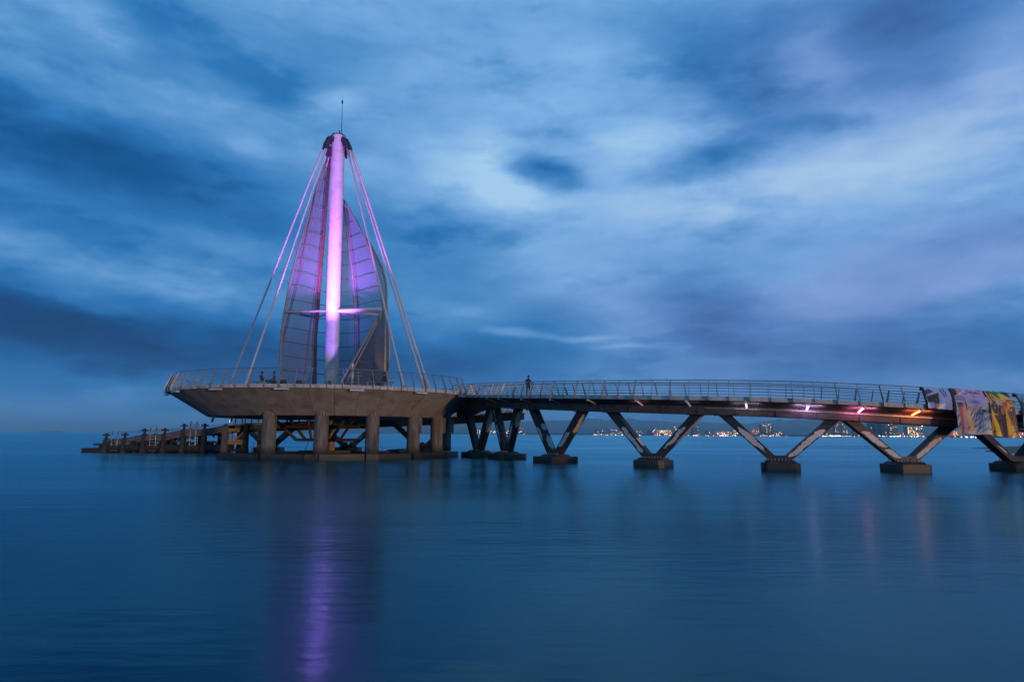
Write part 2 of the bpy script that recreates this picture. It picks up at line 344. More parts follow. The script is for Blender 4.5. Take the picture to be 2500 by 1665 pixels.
def shore():
    rows = []; px = 1040
    while px < 3100:
        D = shoreD(px); b = at(px, 1060 + .005 * (px - 1250), D); m = D / F
        h = m * (3.6 + 1.6 * mnoise.noise(V((px * .09, 0, 0))) + 1.2 * mnoise.noise(V((px * .31, 7, 0))))
        rows.append([(b.x, b.y - 10, -1), (b.x, b.y, .8), (b.x * 1.01, b.y * 1.01, .8), (b.x * 1.02, b.y * 1.02, h), (b.x * 1.35, b.y * 1.35, h * .8), (b.x * 1.36, b.y * 1.36, -5)])
        px += 3
    k = 6; mb = MB(); mb.poly([p for r in rows for p in r], [(i * k + j, (i + 1) * k + j, (i + 1) * k + j + 1, i * k + j + 1) for i in range(len(rows) - 1) for j in range(k - 1)])
    mb.build('shore_land', mat('shore_trees', (.018, .025, .022), (.03, .04, .03), .95, scale=.05), kind='structure')
shore()
def building(x0, x1, ytop, label, body=BODY, lit=8, wm=(WHT,), roof=0, name='apartment_building', cat='building', grid=None, wsize=1.0, seed=1, group='lit buildings along the far shore'):
    r = random.Random(seed * 7 + int(x0)); D = shoreD((x0 + x1) / 2) * 1.03; m = D / F
    base = at((x0 + x1) / 2, 1060, D); w = (x1 - x0) * m; top = at((x0 + x1) / 2, ytop, D).z; h = top
    t = thing(name, label, cat, (base.x, base.y, 0), group=group)
    d = max(w * .5, 10); mb = MB()
    mb.box((0, d / 2, h / 2), (w, d, h))
    for q in range(r.randint(1, 3)):      # roof houses, stepped shoulders
        ww = w * r.uniform(.15, .4); mb.box((r.uniform(-.3, .3) * w, d / 2, h + m * .5), (ww, d * .5, m * 1.0))
    if w > 14 * m: mb.box((w * .5 + m * .9, d / 2, h * .31), (m * 1.8, d * .8, h * .62))
    fl = max(3, int(h / (m * 2.2)))
    for q in range(1, fl): mb.box((0, -.004 * d, h * q / fl), (w * 1.01, d * .06, m * .12))
    link('walls', mb.mesh('walls', body), t, loc=(0, 0, 0))
    cols = max(2, int(w / (2.4 * m)))
    me = {}
    for g in wm + ((RED,) if roof else ()):
        q = MB(); q.box((0, 0, 0), (m * 1.05 * wsize, m * .4, m * .8 * wsize)); me[g.name] = q.mesh('window', g)
    cells = [(a, b) for a in range(cols) for b in range(1, fl)]; r.shuffle(cells)
    for a, b in cells[:lit]:
        g = r.choice(wm); s = r.uniform(.7, 1.2)
        o = link('window', me[g.name], t, loc=((a + .5) / cols * w - w / 2 + r.uniform(-.2, .2) * m, -m * .2, (b + .45) / fl * h)); o.scale = (s, 1, s)
    for q in range(roof):
        o = link('beacon', me[RED.name], t, loc=((q + .5) / roof * w - w / 2, d * .3, h + m * 1.2)); o.scale = (1.3, 1, .8)
    return t
B = building
B(1152, 1172, 1049.5, 'long white lit hotel nearest the thick concrete columns, seen inside the first V', lit=12, wm=(WHT, WARM))
B(1196, 1213, 1051, 'low hotel with one bright white sign light, between the two narrow V piers', lit=8, wm=(WHT,))
B(1232, 1246, 1050.5, 'small hotel with warm windows seen through the second narrow V pier', lit=8, wm=(WARM, WHT))
B(1264, 1279, 1047.5, 'lit block with a red rooftop just right of the second narrow V pier', lit=5, wm=(WHT, PNK), roof=3)
B(1454, 1474, 1050, 'low building with few white lights left of the fourth V pier leg', lit=6, wm=(WHT, RED))
B(1488, 1522, 1048, 'wide grey block with scattered white windows beside the left leg of the fourth V pier', lit=9, wm=(WHT,))
B(1554, 1568, 1051, 'small red lit building inside the left leg of the fourth V pier', lit=7, wm=(RED, WARM))
B(1580, 1592, 1050, 'dark unlit block inside the middle of the fourth V', lit=0)
B(1592, 1604, 1046.5, 'pale block with a column of bright white windows inside the fourth V', lit=9, wm=(WHT, RED))
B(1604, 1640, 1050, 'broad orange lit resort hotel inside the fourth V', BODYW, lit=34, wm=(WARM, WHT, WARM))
B(1643, 1652, 1042, 'slim tower with red beacons inside the fourth V, beside its right leg', lit=4, wm=(WHT,), roof=1)
B(1689, 1697, 1042, 'slim dark tower just right of the fourth V pier leg', lit=0)
B(1700, 1709, 1043.5, 'slim tower with one white window and red beacon right of the fourth V pier', lit=2, wm=(WHT,), roof=1)
B(1724, 1736, 1052, 'small dark house group between the fourth and fifth V piers', lit=2, wm=(WHT,))
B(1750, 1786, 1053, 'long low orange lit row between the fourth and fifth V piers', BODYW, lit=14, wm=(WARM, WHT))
B(1788, 1802, 1050, 'block with a bright white roof lamp at the left leg of the fifth V pier', lit=8, wm=(WHT, WARM))
B(1836, 1859, 1049.5, 'reddish low block directly left of the tall three beacon tower', BODYW, lit=8, wm=(WARM, RED), roof=2)
B(1859, 1889, 1035.5, 'broad blue grey tower with three red beacons inside the fifth V', lit=11, wm=(WHT, WARM), roof=3)
B(1890, 1912, 1054, 'low lit annex at the foot of the three beacon tower', lit=8, wm=(WARM, WHT))
B(2012, 2031, 1041, 'plain slab tower behind the right leg of the fifth V pier', lit=3, wm=(WHT,))
B(2037, 2053, 1030, 'left one of the twin towers with red tops right of the fifth V pier', lit=7, wm=(WHT, WARM), roof=2)
B(2057, 2072, 1030, 'right one of the twin towers with red tops right of the fifth V pier', lit=6, wm=(WHT,), roof=2)
B(2084, 2099, 1032, 'tower with a few white windows at the top left leg of the sixth V pier', lit=6, wm=(WHT,))
B(2122, 2139, 1031, 'pale unlit twin slab inside the sixth V, leftmost there', lit=1, wm=(WHT,))
B(2142, 2159, 1028.5, 'tall vertical striped slab inside the sixth V, second from its left leg', lit=1, wm=(WHT,))
B(2162, 2192, 1031.5, 'tall broad tower with scattered windows in the middle of the sixth V', lit=12, wm=(WHT, WARM))
B(2194, 2215, 1055, 'low warm building between the tall tower and the bright golden hotel', BODYW, lit=5, wm=(WARM, WHT))
B(2217, 2252, 1042.5, 'hotel whose golden windows are nearly all lit, inside the sixth V', lit=46, wm=(WARM, WHT, WARM), wsize=1.1)
B(2322, 2347, 1052.5, 'orange lit hotel partly behind the long draped poster', BODYW, lit=14, wm=(WARM, WARM, RED))
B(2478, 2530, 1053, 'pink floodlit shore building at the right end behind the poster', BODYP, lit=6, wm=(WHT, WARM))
def shore_lights():
    r = random.Random(5); mats = [WHT, WARM, RED, CYAN, GRN, PNK, DIM]; mb = MB()
    def lamp(px, y, mi, w=1.2, h=.8):
        D = shoreD(px) * .997; p = at(px, y, D); m = D / F; mb.box(p, (m * w, m * .5, m * h), mi=mi)
    for a, b, n, k in [(1100, 1150, 6, .3), (1150, 1215, 14, .6), (1225, 1280, 10, .6), (1450, 1475, 14, 1), (1478, 1520, 14, 1), (1545, 1567, 7, 1), (1595, 1660, 26, 1), (1660, 1690, 8, 1), (1688, 1735, 15, 1), (1740, 1800, 22, 1),
                       (1855, 1900, 18, 1), (1902, 1925, 5, .7), (2005, 2060, 22, 1.1), (2060, 2130, 16, 1), (2130, 2200, 26, 1.1), (2200, 2260, 20, 1.1), (2250, 2330, 7, .7), (2325, 2400, 12, 1.3), (2400, 2500, 8, 1)]:
        for _ in range(n):
            px = r.uniform(a, b); hz = 1060 + .005 * (px - 1250); off = .6 if px < 1450 else 1.2
            lamp(px, hz + off - abs(r.gauss(0, 1.1)), r.choices(range(7), (8, 7, 2, .6, .8, .5, 6))[0], r.uniform(.6, 1.9) * k, r.uniform(.5, .9) * k)
    for px in (1758, 1762, 1766): lamp(px, 1063, 5, 3, 1.6)
    for px in (1795, 1792): lamp(px, 1062.6, 4, 2, 1.6)
    for px in (1800,): lamp(px, 1048, 0, 4, 2)
    for px in (2174, 2178, 2182, 2186, 2192): lamp(px, 1065, 3, 3, 1.3)
    for px in (2251.5,): lamp(px, 1039.5, 0, 2, 2)
    for px in (2360, 2372, 2383): lamp(px, 1067, 0, 3.2, 2.6)
    for px in (2033, 2040, 2046, 2050): lamp(px, 1064, 0, 4.5, 1.2)
    mb.build('shore_lights', mats, kind='stuff')
shore_lights()

# ------------------------------------------------------------------ round platform
PC = V((-19.3, 70, 0)); PR = 15.55; LZ = 6.06; DZ = 6.36
def pol(a, r, z=0): return V((PC.x + r * math.cos(a), PC.y + r * math.sin(a), z))
plat = thing('round_platform', 'round concrete viewing platform like a shallow bowl standing on thick columns in the sea', 'platform', (PC.x, PC.y, 0))
mb = MB(); mb.lathe([(PR - .18, LZ + .02), (PR - .18, DZ)], 96, (PC.x, PC.y, 0)); mb.build('deck', DECK, plat)
NS = 44; BX = .25
def soffit(i):
    mb = MB(); g = .0009; a0 = 2 * math.pi * i / NS + g; a1 = 2 * math.pi * (i + 1) / NS - g
    r1, z1, r0, z0 = PR - .22, LZ - .003, 12.05, 3.87
    def q(a, r, z, k): p = pol(a, r, z); p.x += BX * k; return p
    o = [q(a0, r0, z0, 1), q(a1, r0, z0, 1), q(a1, r1, z1, 0), q(a0, r1, z1, 0)]
    i_ = [q(a0, r0 - .3, z0 + .12, 1), q(a1, r0 - .3, z0 + .12, 1), q(a1, r1 - .3, z1 - .003, 0), q(a0, r1 - .3, z1 - .003, 0)]
    mb.poly(o + i_, [(0, 1, 2, 3), (7, 6, 5, 4), (0, 4, 5, 1), (1, 5, 6, 2), (2, 6, 7, 3), (3, 7, 4, 0)])
    mb.build('soffit_panel', SOFF, plat)
for i in range(NS): soffit(i)
mb = MB(); mb.lathe([(11.9, 3.9), (11.9, 4.1)], 64, (PC.x + BX, PC.y, 0)); mb.build('underside', GIRD, plat)
NP = 76
def fasc_panel(i):
    mb = MB(); g = .0012; a0 = 2 * math.pi * (i + .5) / NP + g; a1 = 2 * math.pi * (i + 1.5) / NP - g
    r1, r0 = PR, PR - .17; z0, z1 = LZ, DZ
    mb.hexa([pol(a0, r0, z0), pol(a0, r1, z0), pol((a0 + a1) / 2, r1 + .002, z0), pol(a1, r1, z0), pol(a1, r0, z0)], [pol(a0, r0, z1), pol(a0, r1, z1), pol((a0 + a1) / 2, r1 + .002, z1), pol(a1, r1, z1), pol(a1, r0, z1)])
    mb.build('fascia_panel', FASC, plat)
for i in range(NP): fasc_panel(i)
# railing of the platform
prail = thing('platform_railing', 'inward leaning steel railing with blade posts running round the circular platform', 'railing', (PC.x, PC.y, DZ))
def post_mesh(w, h, lean, drop, th=.035):
    mb = MB(); z0, z1 = -drop, h
    # local: +x outward. foot outside the fascia, head leaning inward
    f = [(.02, z0), (.02 + w, z0 + .05), (.02 + w * 1.05, .1), (-lean + w * .75, z1), (-lean, z1), (.02, .02)]
    bot = [V((x, -th / 2, z)) for x, z in f]; top = [V((x, th / 2, z)) for x, z in f]
    mb.hexa(bot, top); return mb
GAPA = (rad(-17), rad(3))       # the footbridge joins here
pm = post_mesh(.20, 1.33, .46, .30).mesh('post', STEEL); pm2 = post_mesh(.13, 1.33, .46, .28).mesh('post', STEEL)
def in_gap(a):
    a = (a + math.pi) % (2 * math.pi) - math.pi
    return GAPA[0] < a < GAPA[1]
for i in range(NP):
    a = 2 * math.pi * i / NP
    if in_gap(a): continue
    link('post', pm if i % 2 else pm2, prail, loc=(PR * math.cos(a), PR * math.sin(a), 0), rot=(0, 0, a))
def arc(r, z, n=180):
    a = GAPA[1]; b = GAPA[0] + 2 * math.pi
    return [pol(lerp(a, b, i / n), r, z) for i in range(n + 1)]
mb = MB(); mb.tube(arc(PR - .40, DZ + 1.36), .034, 8); mb.build('handrail', RAILM, prail, smooth=True)
for k in range(6):
    t = (k + .6) / 6.4; mb = MB(); mb.tube(arc(PR + .06 - .44 * t, DZ + 1.28 * t), .014, 5); mb.build('rail', RAILM, prail)
# light trays under the lip
trm = MB(); trm.box((0, 0, 0), (.34, 1.18, .10)); trm.box((0, 0, -.052), (.30, 1.12, .012)); trm.box((-.1, .5, .09), (.05, .05, .16)); trm.box((-.1, -.5, .09), (.05, .05, .16))
trm = trm.mesh('housing', PLASTIC)
for k in range(16):
    a = rad(-90 + 11.2 + 22.5 * (k) - 45 + 12)
    if in_gap(a): continue
    nm = ['near left', 'front left', 'front', 'front right', 'right']
    p = pol(a, PR + .02, LZ - .13)
    aa = round(math.degrees((a + math.pi) % (2 * math.pi) - math.pi))
    if aa > 15 and aa < 165: continue
    t = thing('lamp_tray', 'x', 'light fitting', p, a, 'switched off lamp trays under the rim of the round platform')
    link('housing', trm, t, loc=(0, 0, 0))
    t['label'] = 'white unlit lamp tray under the platform rim, ' + {  }.get(aa, 'one of the row round the bowl')
    t['aa'] = aa
trays = sorted([o for o in COL.objects if o.name.startswith('lamp_tray')], key=lambda o: o.location.x)
TL = ['at the far left tip of the bowl', 'second from the left tip of the bowl', 'left of the first thick column', 'below the seated couple on the left', 'between the first and second thick columns',
      'right below the seated pair on the right', 'above the fourth thick column', 'near the right end of the bowl', 'closest to the footbridge']
for i, o in enumerate(trays):
    o['label'] = 'white unlit lamp tray under the platform rim, ' + TL[min(i, len(TL) - 1)]; del o['aa']

# columns
cg = 'thick concrete columns carrying the round platform'
cl = ['thick concrete column furthest left under the platform', 'thick concrete column second from the left, below the mast', 'thick concrete column in the middle of the row of columns',
      'thick concrete column with a flat concrete plate on its upper right, fourth from the left', 'warm lit concrete column second from the right end of the row', 'orange lit concrete column at the right end, set furthest back']
for i, px in enumerate((655, 782, 909, 1008, 1066, 1090)):
    # solve the angle on the column circle
    best = min((abs((lambda q: 1250 + F * (q - V((0, 0, CH))).dot(RT) / (q - V((0, 0, CH))).dot(FWD))(V((PC.x + BX + 12.0 * math.cos(rad(a)), 70 + 12.0 * math.sin(rad(a)), 2))) - px), a) for a in [x * .5 for x in range(-240, 20)])
    a = rad(best[1]); p = V((PC.x + BX + 12.0 * math.cos(a), 70 + 12.0 * math.sin(a), 0))
    t = thing('column', cl[i], 'column', (p.x, p.y, .5), a, cg)
    mb = MB(); mb.lathe([(.63, 0), (.63, .4), (.62, .42), (.62, 2.9), (.60, 3.32)], 28); link('shaft', mb.mesh('shaft', COLM, True), t, loc=(0, 0, 0))
    mb = MB()
    for q in range(14):
        b = 2 * math.pi * q / 14; hh = .5 + .10 * ((q * 7) % 5) / 5
        mb.box((.50 * math.cos(b), .50 * math.sin(b), 3.32 + hh / 2), (.12, .19, hh), Matrix.Rotation(b, 3, 'Z'))
    link('sleeve', mb.mesh('sleeve', RUST), t, loc=(0, 0, 0))
    if i in (3, 4, 5):
        mb = MB(); mb.box((.0, 0, 2.62), (.5, .9, 1.5)); o = link('plate', mb.mesh('plate', COLM), t, loc=(.38, .38, 0), rot=(0, 0, rad(45)))
# pile cap ring
capt = thing('pile_cap', 'dark wet concrete ring beam at the waterline under the thick columns', 'pile cap', (PC.x, PC.y, 0))
angs = [rad(-122), rad(-112), rad(-101), rad(-84), rad(-79), rad(-62), rad(-57), rad(-42), rad(-37), rad(-20), rad(-4)]
for i in range(len(angs) - 1):
    a0, a1 = angs[i] + .002, angs[i + 1] - .002; ro = 13.55 if i % 2 else 13.25; c = V((BX, 0, 0))
    mb = MB(); mb.hexa([pol(a0, 10.4, -1.2) + c, pol(a0, ro, -1.2) + c, pol(a1, ro, -1.2) + c, pol(a1, 10.4, -1.2) + c], [pol(a0, 10.4, .52) + c, pol(a0, ro, .52) + c, pol(a1, ro, .52) + c, pol(a1, 10.4, .52) + c])
    mb.build('beam_block', WETC, capt)
for i in range(4):
    a0, a1 = rad(-125 + 33 * i), rad(-94 + 33 * i)
    mb = MB(); mb.hexa([pol(a0, 7.6, -1), pol(a0, 9, -1), pol(a1, 9, -1), pol(a1, 7.6, -1)], [pol(a0, 7.6, .62 + .1 * (i % 2)), pol(a0, 9, .62 + .1 * (i % 2)), pol(a1, 9, .62 + .1 * (i % 2)), pol(a1, 7.6, .62 + .1 * (i % 2))])
    mb.build('inner_beam', WETC, capt)
# frame below the mast
fr = thing('mast_foundation', 'ochre ribbed steel shaft with braced tube frame under the centre of the platform', 'foundation', (PC.x, PC.y, 0))
mb = MB(); mb.lathe([(.46, -.5), (.46, 2.95), (.36, 2.96), (.36, 3.9)], 20, (PC.x + .15, PC.y, 0))
for q in range(16):
    b = 2 * math.pi * q / 16; mb.box((PC.x + .15 + .48 * math.cos(b), PC.y + .48 * math.sin(b), 1.45), (.05, .07, 2.8), Matrix.Rotation(b, 3, 'Z'))
mb.build('shaft', ORANGE, fr)  # orange light falling on the shaft is put into its ochre colour
TB = mat('frame_tube', (.025, .016, .012), (.06, .034, .02), .5, scale=3)
u0, u1 = V((-23.4, 68, 2.95)), V((-15.6, 68, 3.0)); l0, l1 = V((-22.2, 68.4, 1.62)), V((-16.6, 68.4, 1.62))
for a, b, r in [(u0, u1, .17), (l0, l1, .15), (u0 + V((0, 4, 0)), u1 + V((0, 4, 0)), .17), (l0 + V((0, 3, 0)), l1 + V((0, 3, 0)), .15), (V((-24.6, 67.6, 4.0)), l0, .17), (V((-24.0, 71, 4.0)), l0 + V((0, 3, 0)), .17),
                (V((-17.0, 67.8, 4.0)), V((-18.6, 68.2, 1.6)), .17), (V((-21, 67.8, 4.0)), V((-20.6, 68.2, 1.8)), .14), (V((-16.0, 67.8, 4.0)), V((-17.8, 68.6, 1.6)), .14)]:
    mb = MB(); mb.tube([a, b], r, 10); mb.build('brace', TB, fr, smooth=True)

# ------------------------------------------------------------------ footbridge
CP = [(-6.0, 72.0), (-3.29, 67), (-.41, 62), (3.61, 54.6), (10.24, 48), (17.84, 44.2), (25.42, 43.0), (34.0, 45), (43, 49.5)]
def catmull(P, n=40):
    out = []
    for i in range(len(P) - 1):
        p0 = P[max(i - 1, 0)]; p1 = P[i]; p2 = P[i + 1]; p3 = P[min(i + 2, len(P) - 1)]
        for k in range(n):
            t = k / n; out.append(V([.5 * (2 * p1[j] + (p2[j] - p0[j]) * t + (2 * p0[j] - 5 * p1[j] + 4 * p2[j] - p3[j]) * t * t + (3 * p1[j] - p0[j] - 3 * p2[j] + p3[j]) * t ** 3) for j in (0, 1)]))
    out.append(V(P[-1])); return out
PTH = catmull(CP); SL = [0.0]
for a, b in zip(PTH, PTH[1:]): SL.append(SL[-1] + (b - a).length)
def path(s):
    s = max(0, min(s, SL[-1] - 1e-6)); lo, hi = 0, len(SL) - 1
    while hi - lo > 1:
        m = (lo + hi) // 2
        if SL[m] <= s: lo = m
        else: hi = m
    return PTH[lo].lerp(PTH[hi], (s - SL[lo]) / (SL[hi] - SL[lo]))
def tang(s): d = path(s + .4) - path(s - .4); return d.normalized()
def near(s): t = tang(s); return V((t.y, -t.x))
SV = [SL[40 * i] for i in range(1, 8)]
FZ = [(0, 6.06), (SV[0], 5.97), (SV[1], 5.66), (SV[2], 5.20), (SV[3], 4.78), (SV[4], 4.46), (SV[5], 4.00), (SV[6], 3.64), (SL[-1], 3.30)]
def _fz(s): return interp(s, FZ)
def fz(s): return sum(_fz(s + d) for d in (-3, -1.5, 0, 1.5, 3)) / 5     # smooth slab bottom
HW = 1.9
def bp(s, off, z): p = path(s) + near(s) * off; return V((p.x, p.y, fz(s) + z))   # off > 0 towards the near side
S0, S1 = 3.2, SL[-1]
bridge = thing('footbridge', 'curved concrete footbridge with dark steel box girder running from the beach to the round platform', 'footbridge', (path(SV[4]).x, path(SV[4]).y, 0))
def strip(name, prof, m, s0=S0, s1=S1, step=.8, parent=None, smooth=False):
    n = int((s1 - s0) / step) + 1; k = len(prof); mb = MB(); pts = []
    for i in range(n + 1):
        s = lerp(s0, s1, i / n)
        for o, z in prof: pts.append(bp(s, o, z(s) if callable(z) else z))
    fs = [(i * k + j, i * k + (j + 1) % k, (i + 1) * k + (j + 1) % k, (i + 1) * k + j) for i in range(n) for j in range(k)]
    fs += [tuple(range(k))[::-1], tuple(n * k + j for j in range(k))]
    mb.poly(pts, fs); return mb.build(name, m, parent, smooth)
strip('deck', [(-HW + .13, .02), (HW - .13, .02), (HW - .13, .27), (-HW + .13, .27)], DECK, parent=bridge)
gb = lambda s: -.93 - .75 * max(0, 1 - (s - S0) / 5.0) ** 1.3
strip('deck_underside', [(-HW + .12, 0), (-.85, -.34), (.85, -.34), (HW - .12, 0), (HW - .12, .016), (-HW + .12, .016)], GIRD, parent=bridge)
strip('box_girder', [(-.82, -.30), (-.74, gb), (.74, gb), (.82, -.30)], GIRD, parent=bridge, s0=S0 - 1.5)
strip('service_pipe', [(.83, -.45), (.83, -.52), (.90, -.52), (.90, -.45)], STEEL, parent=bridge, s0=SV[3] + 4)
PST = 1.22; nb = int((S1 - S0) / PST)
stf = MB()
for i in range(nb):           # web stiffeners and joint plates on the girder
    if i % 2: continue
    s = S0 + i * PST + .3
    for sd in (1,):
        p = bp(s, .79 * sd, -.66); t3 = tang(s); rot = Matrix.Rotation(math.atan2(t3.y, t3.x), 3, 'Z'); stf.box(p, (.03, .08, .5), rot)
stf.build('stiffeners', GIRD, bridge, kind='stuff')
for side in (1, -1):
    for i in range(nb):
        s0 = S0 + i * PST + .012; s1 = S0 + (i + 1) * PST - .012
        a, b = (HW, HW - .12) if side > 0 else (-HW, -HW + .12)
        mb = MB(); jz = RND.uniform(-.008, .008)
        bot = [bp(s0, a, jz), bp(s1, a, jz), bp(s1, b, jz), bp(s0, b, jz)]; top = [bp(s0, a, .28), bp(s1, a, .28), bp(s1, b, .28), bp(s0, b, .28)]
        mb.hexa(bot, top); mb.build('fascia_panel', FASC, bridge)
bm1 = post_mesh(.19, 1.06, .36, .28).mesh('post', STEEL); bm2 = post_mesh(.09, 1.06, .33, .28, .03).mesh('post', STEEL)
RTAG = {1: 'inward leaning steel railing with blade posts on the camera side of the footbridge', -1: 'railing on the seaward side of the footbridge, its posts glowing orange through the near railing'}
for side in (1, -1):
    p0 = bp(SV[4], HW * side, .28)
    rl = thing('footbridge_railing', RTAG[side], 'railing', p0)
    for i in range(nb + 1):
        s = S0 + i * PST; p = bp(s, HW * side, .28); nn = near(s) * side
        link('post', bm1 if i % 2 else bm2, rl, loc=p - p0, rot=(0, 0, math.atan2(nn.y, nn.x)))
    def rr(off, z, r, nm, n):
        mb = MB(); k = int((S1 - S0) / .7); mb.tube([bp(lerp(S0 - (1.2 if side < 0 else .6), S1, i / k), (HW - off) * side, .28 + z) for i in range(k + 1)], r, n); mb.build(nm, RAILM, rl, smooth=n > 6)
    rr(.27, 1.09, .032, 'handrail', 8); rr(.25, .93, .02, 'rail', 6)
    for k in range(4): rr(-.03 + .30 * (k + .7) / 5.2, 1.06 * (k + .7) / 5.2, .017, 'rail', 5)

# V piers
vg = 'V shaped piers carrying the footbridge'
vl = ['black V pier closest to the round platform, its right leg bare orange at the top', 'narrow V pier second from the platform with steep legs', 'V pier with a pinkish stripe down its left leg, third from the platform',
      'V pier in mid bridge with grey worn patches on both legs, fourth from the platform', 'V pier below the glowing purple tube lamps, fifth from the platform', 'V pier with large cream worn patches, just left of the draped posters', 'V pier cut by the right edge behind the draped poster']
def vpier(i):
    s = SV[i]; c = path(s); t = tang(s); nr = near(s); half = (3.0, 2.7, 3.6, 3.75, 3.8, 3.75, 3.8)[i]; rz = math.atan2(t.y, t.x)
    T3 = V((t.x, t.y, 0)); N3 = V((nr.x, nr.y, 0)); C = V((c.x, c.y, 0))
    th = thing('v_pier', vl[i], 'pier', (c.x, c.y, 0), 0, vg)
    wd = .30
    for sg in (-1, 1):
        ss = s + sg * (half - .42); q = path(ss); zt = fz(ss) + (gb(ss) if ss > S0 else -1.6) + .02
        T = V((q.x, q.y, zt)); Bp = C + T3 * sg * .36 + V((0, 0, .70))
        ax = V((q.x - c.x, q.y - c.y, 0)); ax.normalize(); ax = ax * sg; nn = V((ax.y, -ax.x, 0))
        if nn.dot(N3) < 0: nn = -nn
        hw = .42; hb = .34
        def sec(P, h, dz=0): return [P - ax * h + nn * wd, P + ax * h + nn * wd, P + ax * h - nn * wd, P - ax * h - nn * wd]
        mb = MB(); mb.hexa(sec(Bp, hb), sec(T, hw)); leg = mb.build('leg', LEGM, th)
        # bare patches: ragged thin sheets of exposed primer on the outward faces, the ochre ones tinted for warm light
        L_ = (T - Bp).length; r = random.Random(i * 31 + sg)
        def patch(f0, f1, face, wid, sh=0.0, nm='bare_patch', mm=PATCH):
            n = 44; lo = []; hi = []
            for k in range(n + 1):
                f = lerp(f0, f1, k / n); h = lerp(hb, hw, f); P = Bp.lerp(T, f); e = wid * min(1, (9 + 6 * math.sin(i * 3 + sg)) * min(k + .5, n - k + .5) / n)
                j0, j1 = [r.uniform(-.10, .03) * wid + .34 * mnoise.noise(V((f * 7, i * 1.7 + q_, sg))) + .24 * mnoise.noise(V((f * 24, i * 2.3 + q_, sg))) for q_ in (0.3, 5.6)]
                a0 = -(e + j0) + sh; a1 = (e + j1) + sh
                if face == 'n':
                    lo.append(P + ax * h * max(-.93, min(.93, a0)) + nn * (wd + .006)); hi.append(P + ax * h * max(-.93, min(.93, a1)) + nn * (wd + .006))
                else:
                    sd = 1 if face == '+' else -1
                    a0 = max(-.93, min(.93, a0)); a1 = max(-.93, min(.93, a1))
                    lo.append(P + ax * sd * (h + .006) + nn * wd * a0); hi.append(P + ax * sd * (h + .006) + nn * wd * a1)
            m2 = MB(); m2.poly(lo + hi, [(k, k + 1, n + 2 + k, n + 1 + k) for k in range(n)]); m2.build(nm, mm, leg)
        ORG = mat('leg_bare_ochre', (.50, .38, .26), (.58, .46, .33), .7, scale=4)  # bare paint with the warm light on these sides put into its colour
        if i == 0 and sg > 0: patch(.42, .98, '+', .9, mm=ORG)
        if i == 1 and sg > 0: patch(.55, .99, '+', .95, mm=ORG); patch(.2, .7, 'n', .5)
        if i == 1 and sg < 0: patch(.68, .95, 'n', .25); patch(.2, .6, 'n', .35, -.2)
        if i == 2 and sg < 0: patch(.10, .42, '+', .95, mm=PATCH); patch(.52, .68, '+', .95); patch(.30, .62, 'n', .5, -.3)
        if i == 2 and sg > 0: patch(.5, .98, '+', .8, mm=ORG); patch(.18, .52, 'n', .6)
        if i == 3 and sg < 0: patch(.10, .66, 'n', .5, -.1); patch(.25, .42, '+', .9)
        if i == 3 and sg > 0: patch(.22, .72, 'n', .55); patch(.3, .98, '+', .9, mm=ORG)
        if i == 4 and sg < 0: patch(.14, .74, 'n', .72)
        if i == 4 and sg > 0: patch(.08, .76, 'n', .72)
        if i == 5 and sg < 0: patch(.08, .30, 'n', .7, .15); patch(.34, .74, 'n', .7)
        if i == 5 and sg > 0: patch(.08, .70, 'n', .72)
        if i == 6: patch(.2, .5, 'n', .2)
        bo = MB()
        for k in range(-4, 5): bo.tube([T + ax * (hw + .12) * k / 3.2 + nn * (wd + .03) + V((0, 0, -.10)), T + ax * (hw + .12) * k / 3.2 + nn * (wd + .03) + V((0, 0, .06))], .026, 6)
        bo.box(T + V((0, 0, .0)), (hw * 2 + .5, wd * 2 + .2, .05), Matrix.Rotation(math.atan2(ax.y, ax.x), 3, 'Z'))
        bo.build('bolts', GIRD, leg, kind='stuff')
    # gusset between the feet, base plate with bolts, plinth and cap
    def ring(a, b, ch, z):
        P = [(-a, -b + ch), (-a + ch, -b), (a - ch, -b), (a, -b + ch), (a, b - ch), (a - ch, b), (-a + ch, b), (-a, b - ch)]
        return [C + T3 * x - N3 * y + V((0, 0, z)) for x, y in P]
    mb = MB(); mb.hexa([C - T3 * .66 + N3 * (wd - .02) + V((0, 0, .66)), C + T3 * .66 + N3 * (wd - .02) + V((0, 0, .66)), C + T3 * .66 - N3 * (wd - .02) + V((0, 0, .66)), C - T3 * .66 - N3 * (wd - .02) + V((0, 0, .66))],
                       [C - T3 * .55 + N3 * (wd - .02) + V((0, 0, 1.0)), C + T3 * .55 + N3 * (wd - .02) + V((0, 0, 1.0)), C + T3 * .55 - N3 * (wd - .02) + V((0, 0, 1.0)), C - T3 * .55 - N3 * (wd - .02) + V((0, 0, 1.0))]); mb.build('foot', LEGM, th)
    mb = MB(); mb.hexa(ring(1.0, .95, .22, .53), ring(.88, .82, .2, .68)); mb.build('plinth', WETC, th)
    a_ = 1.5 if i < 3 else 1.2
    mb = MB(); mb.hexa(ring(a_, a_ * .95, .3, -1.2), ring(a_ - .02, a_ * .95 - .02, .3, .53)); mb.build('cap', WETC, th)
    bo = MB()
    for k in range(8):
        for sd in (1, -1):
            q = C + T3 * (k - 3.5) / 3.5 * .76 + N3 * sd * (wd + .16) + V((0, 0, .68)); bo.tube([q, q + V((0, 0, .13))], .028, 6); bo.tube([q + V((0, 0, .02)), q + V((0, 0, .06))], .045, 6)
    bo.build('anchor_bolts', STEEL, th, kind='stuff')
for i in range(7): vpier(i)

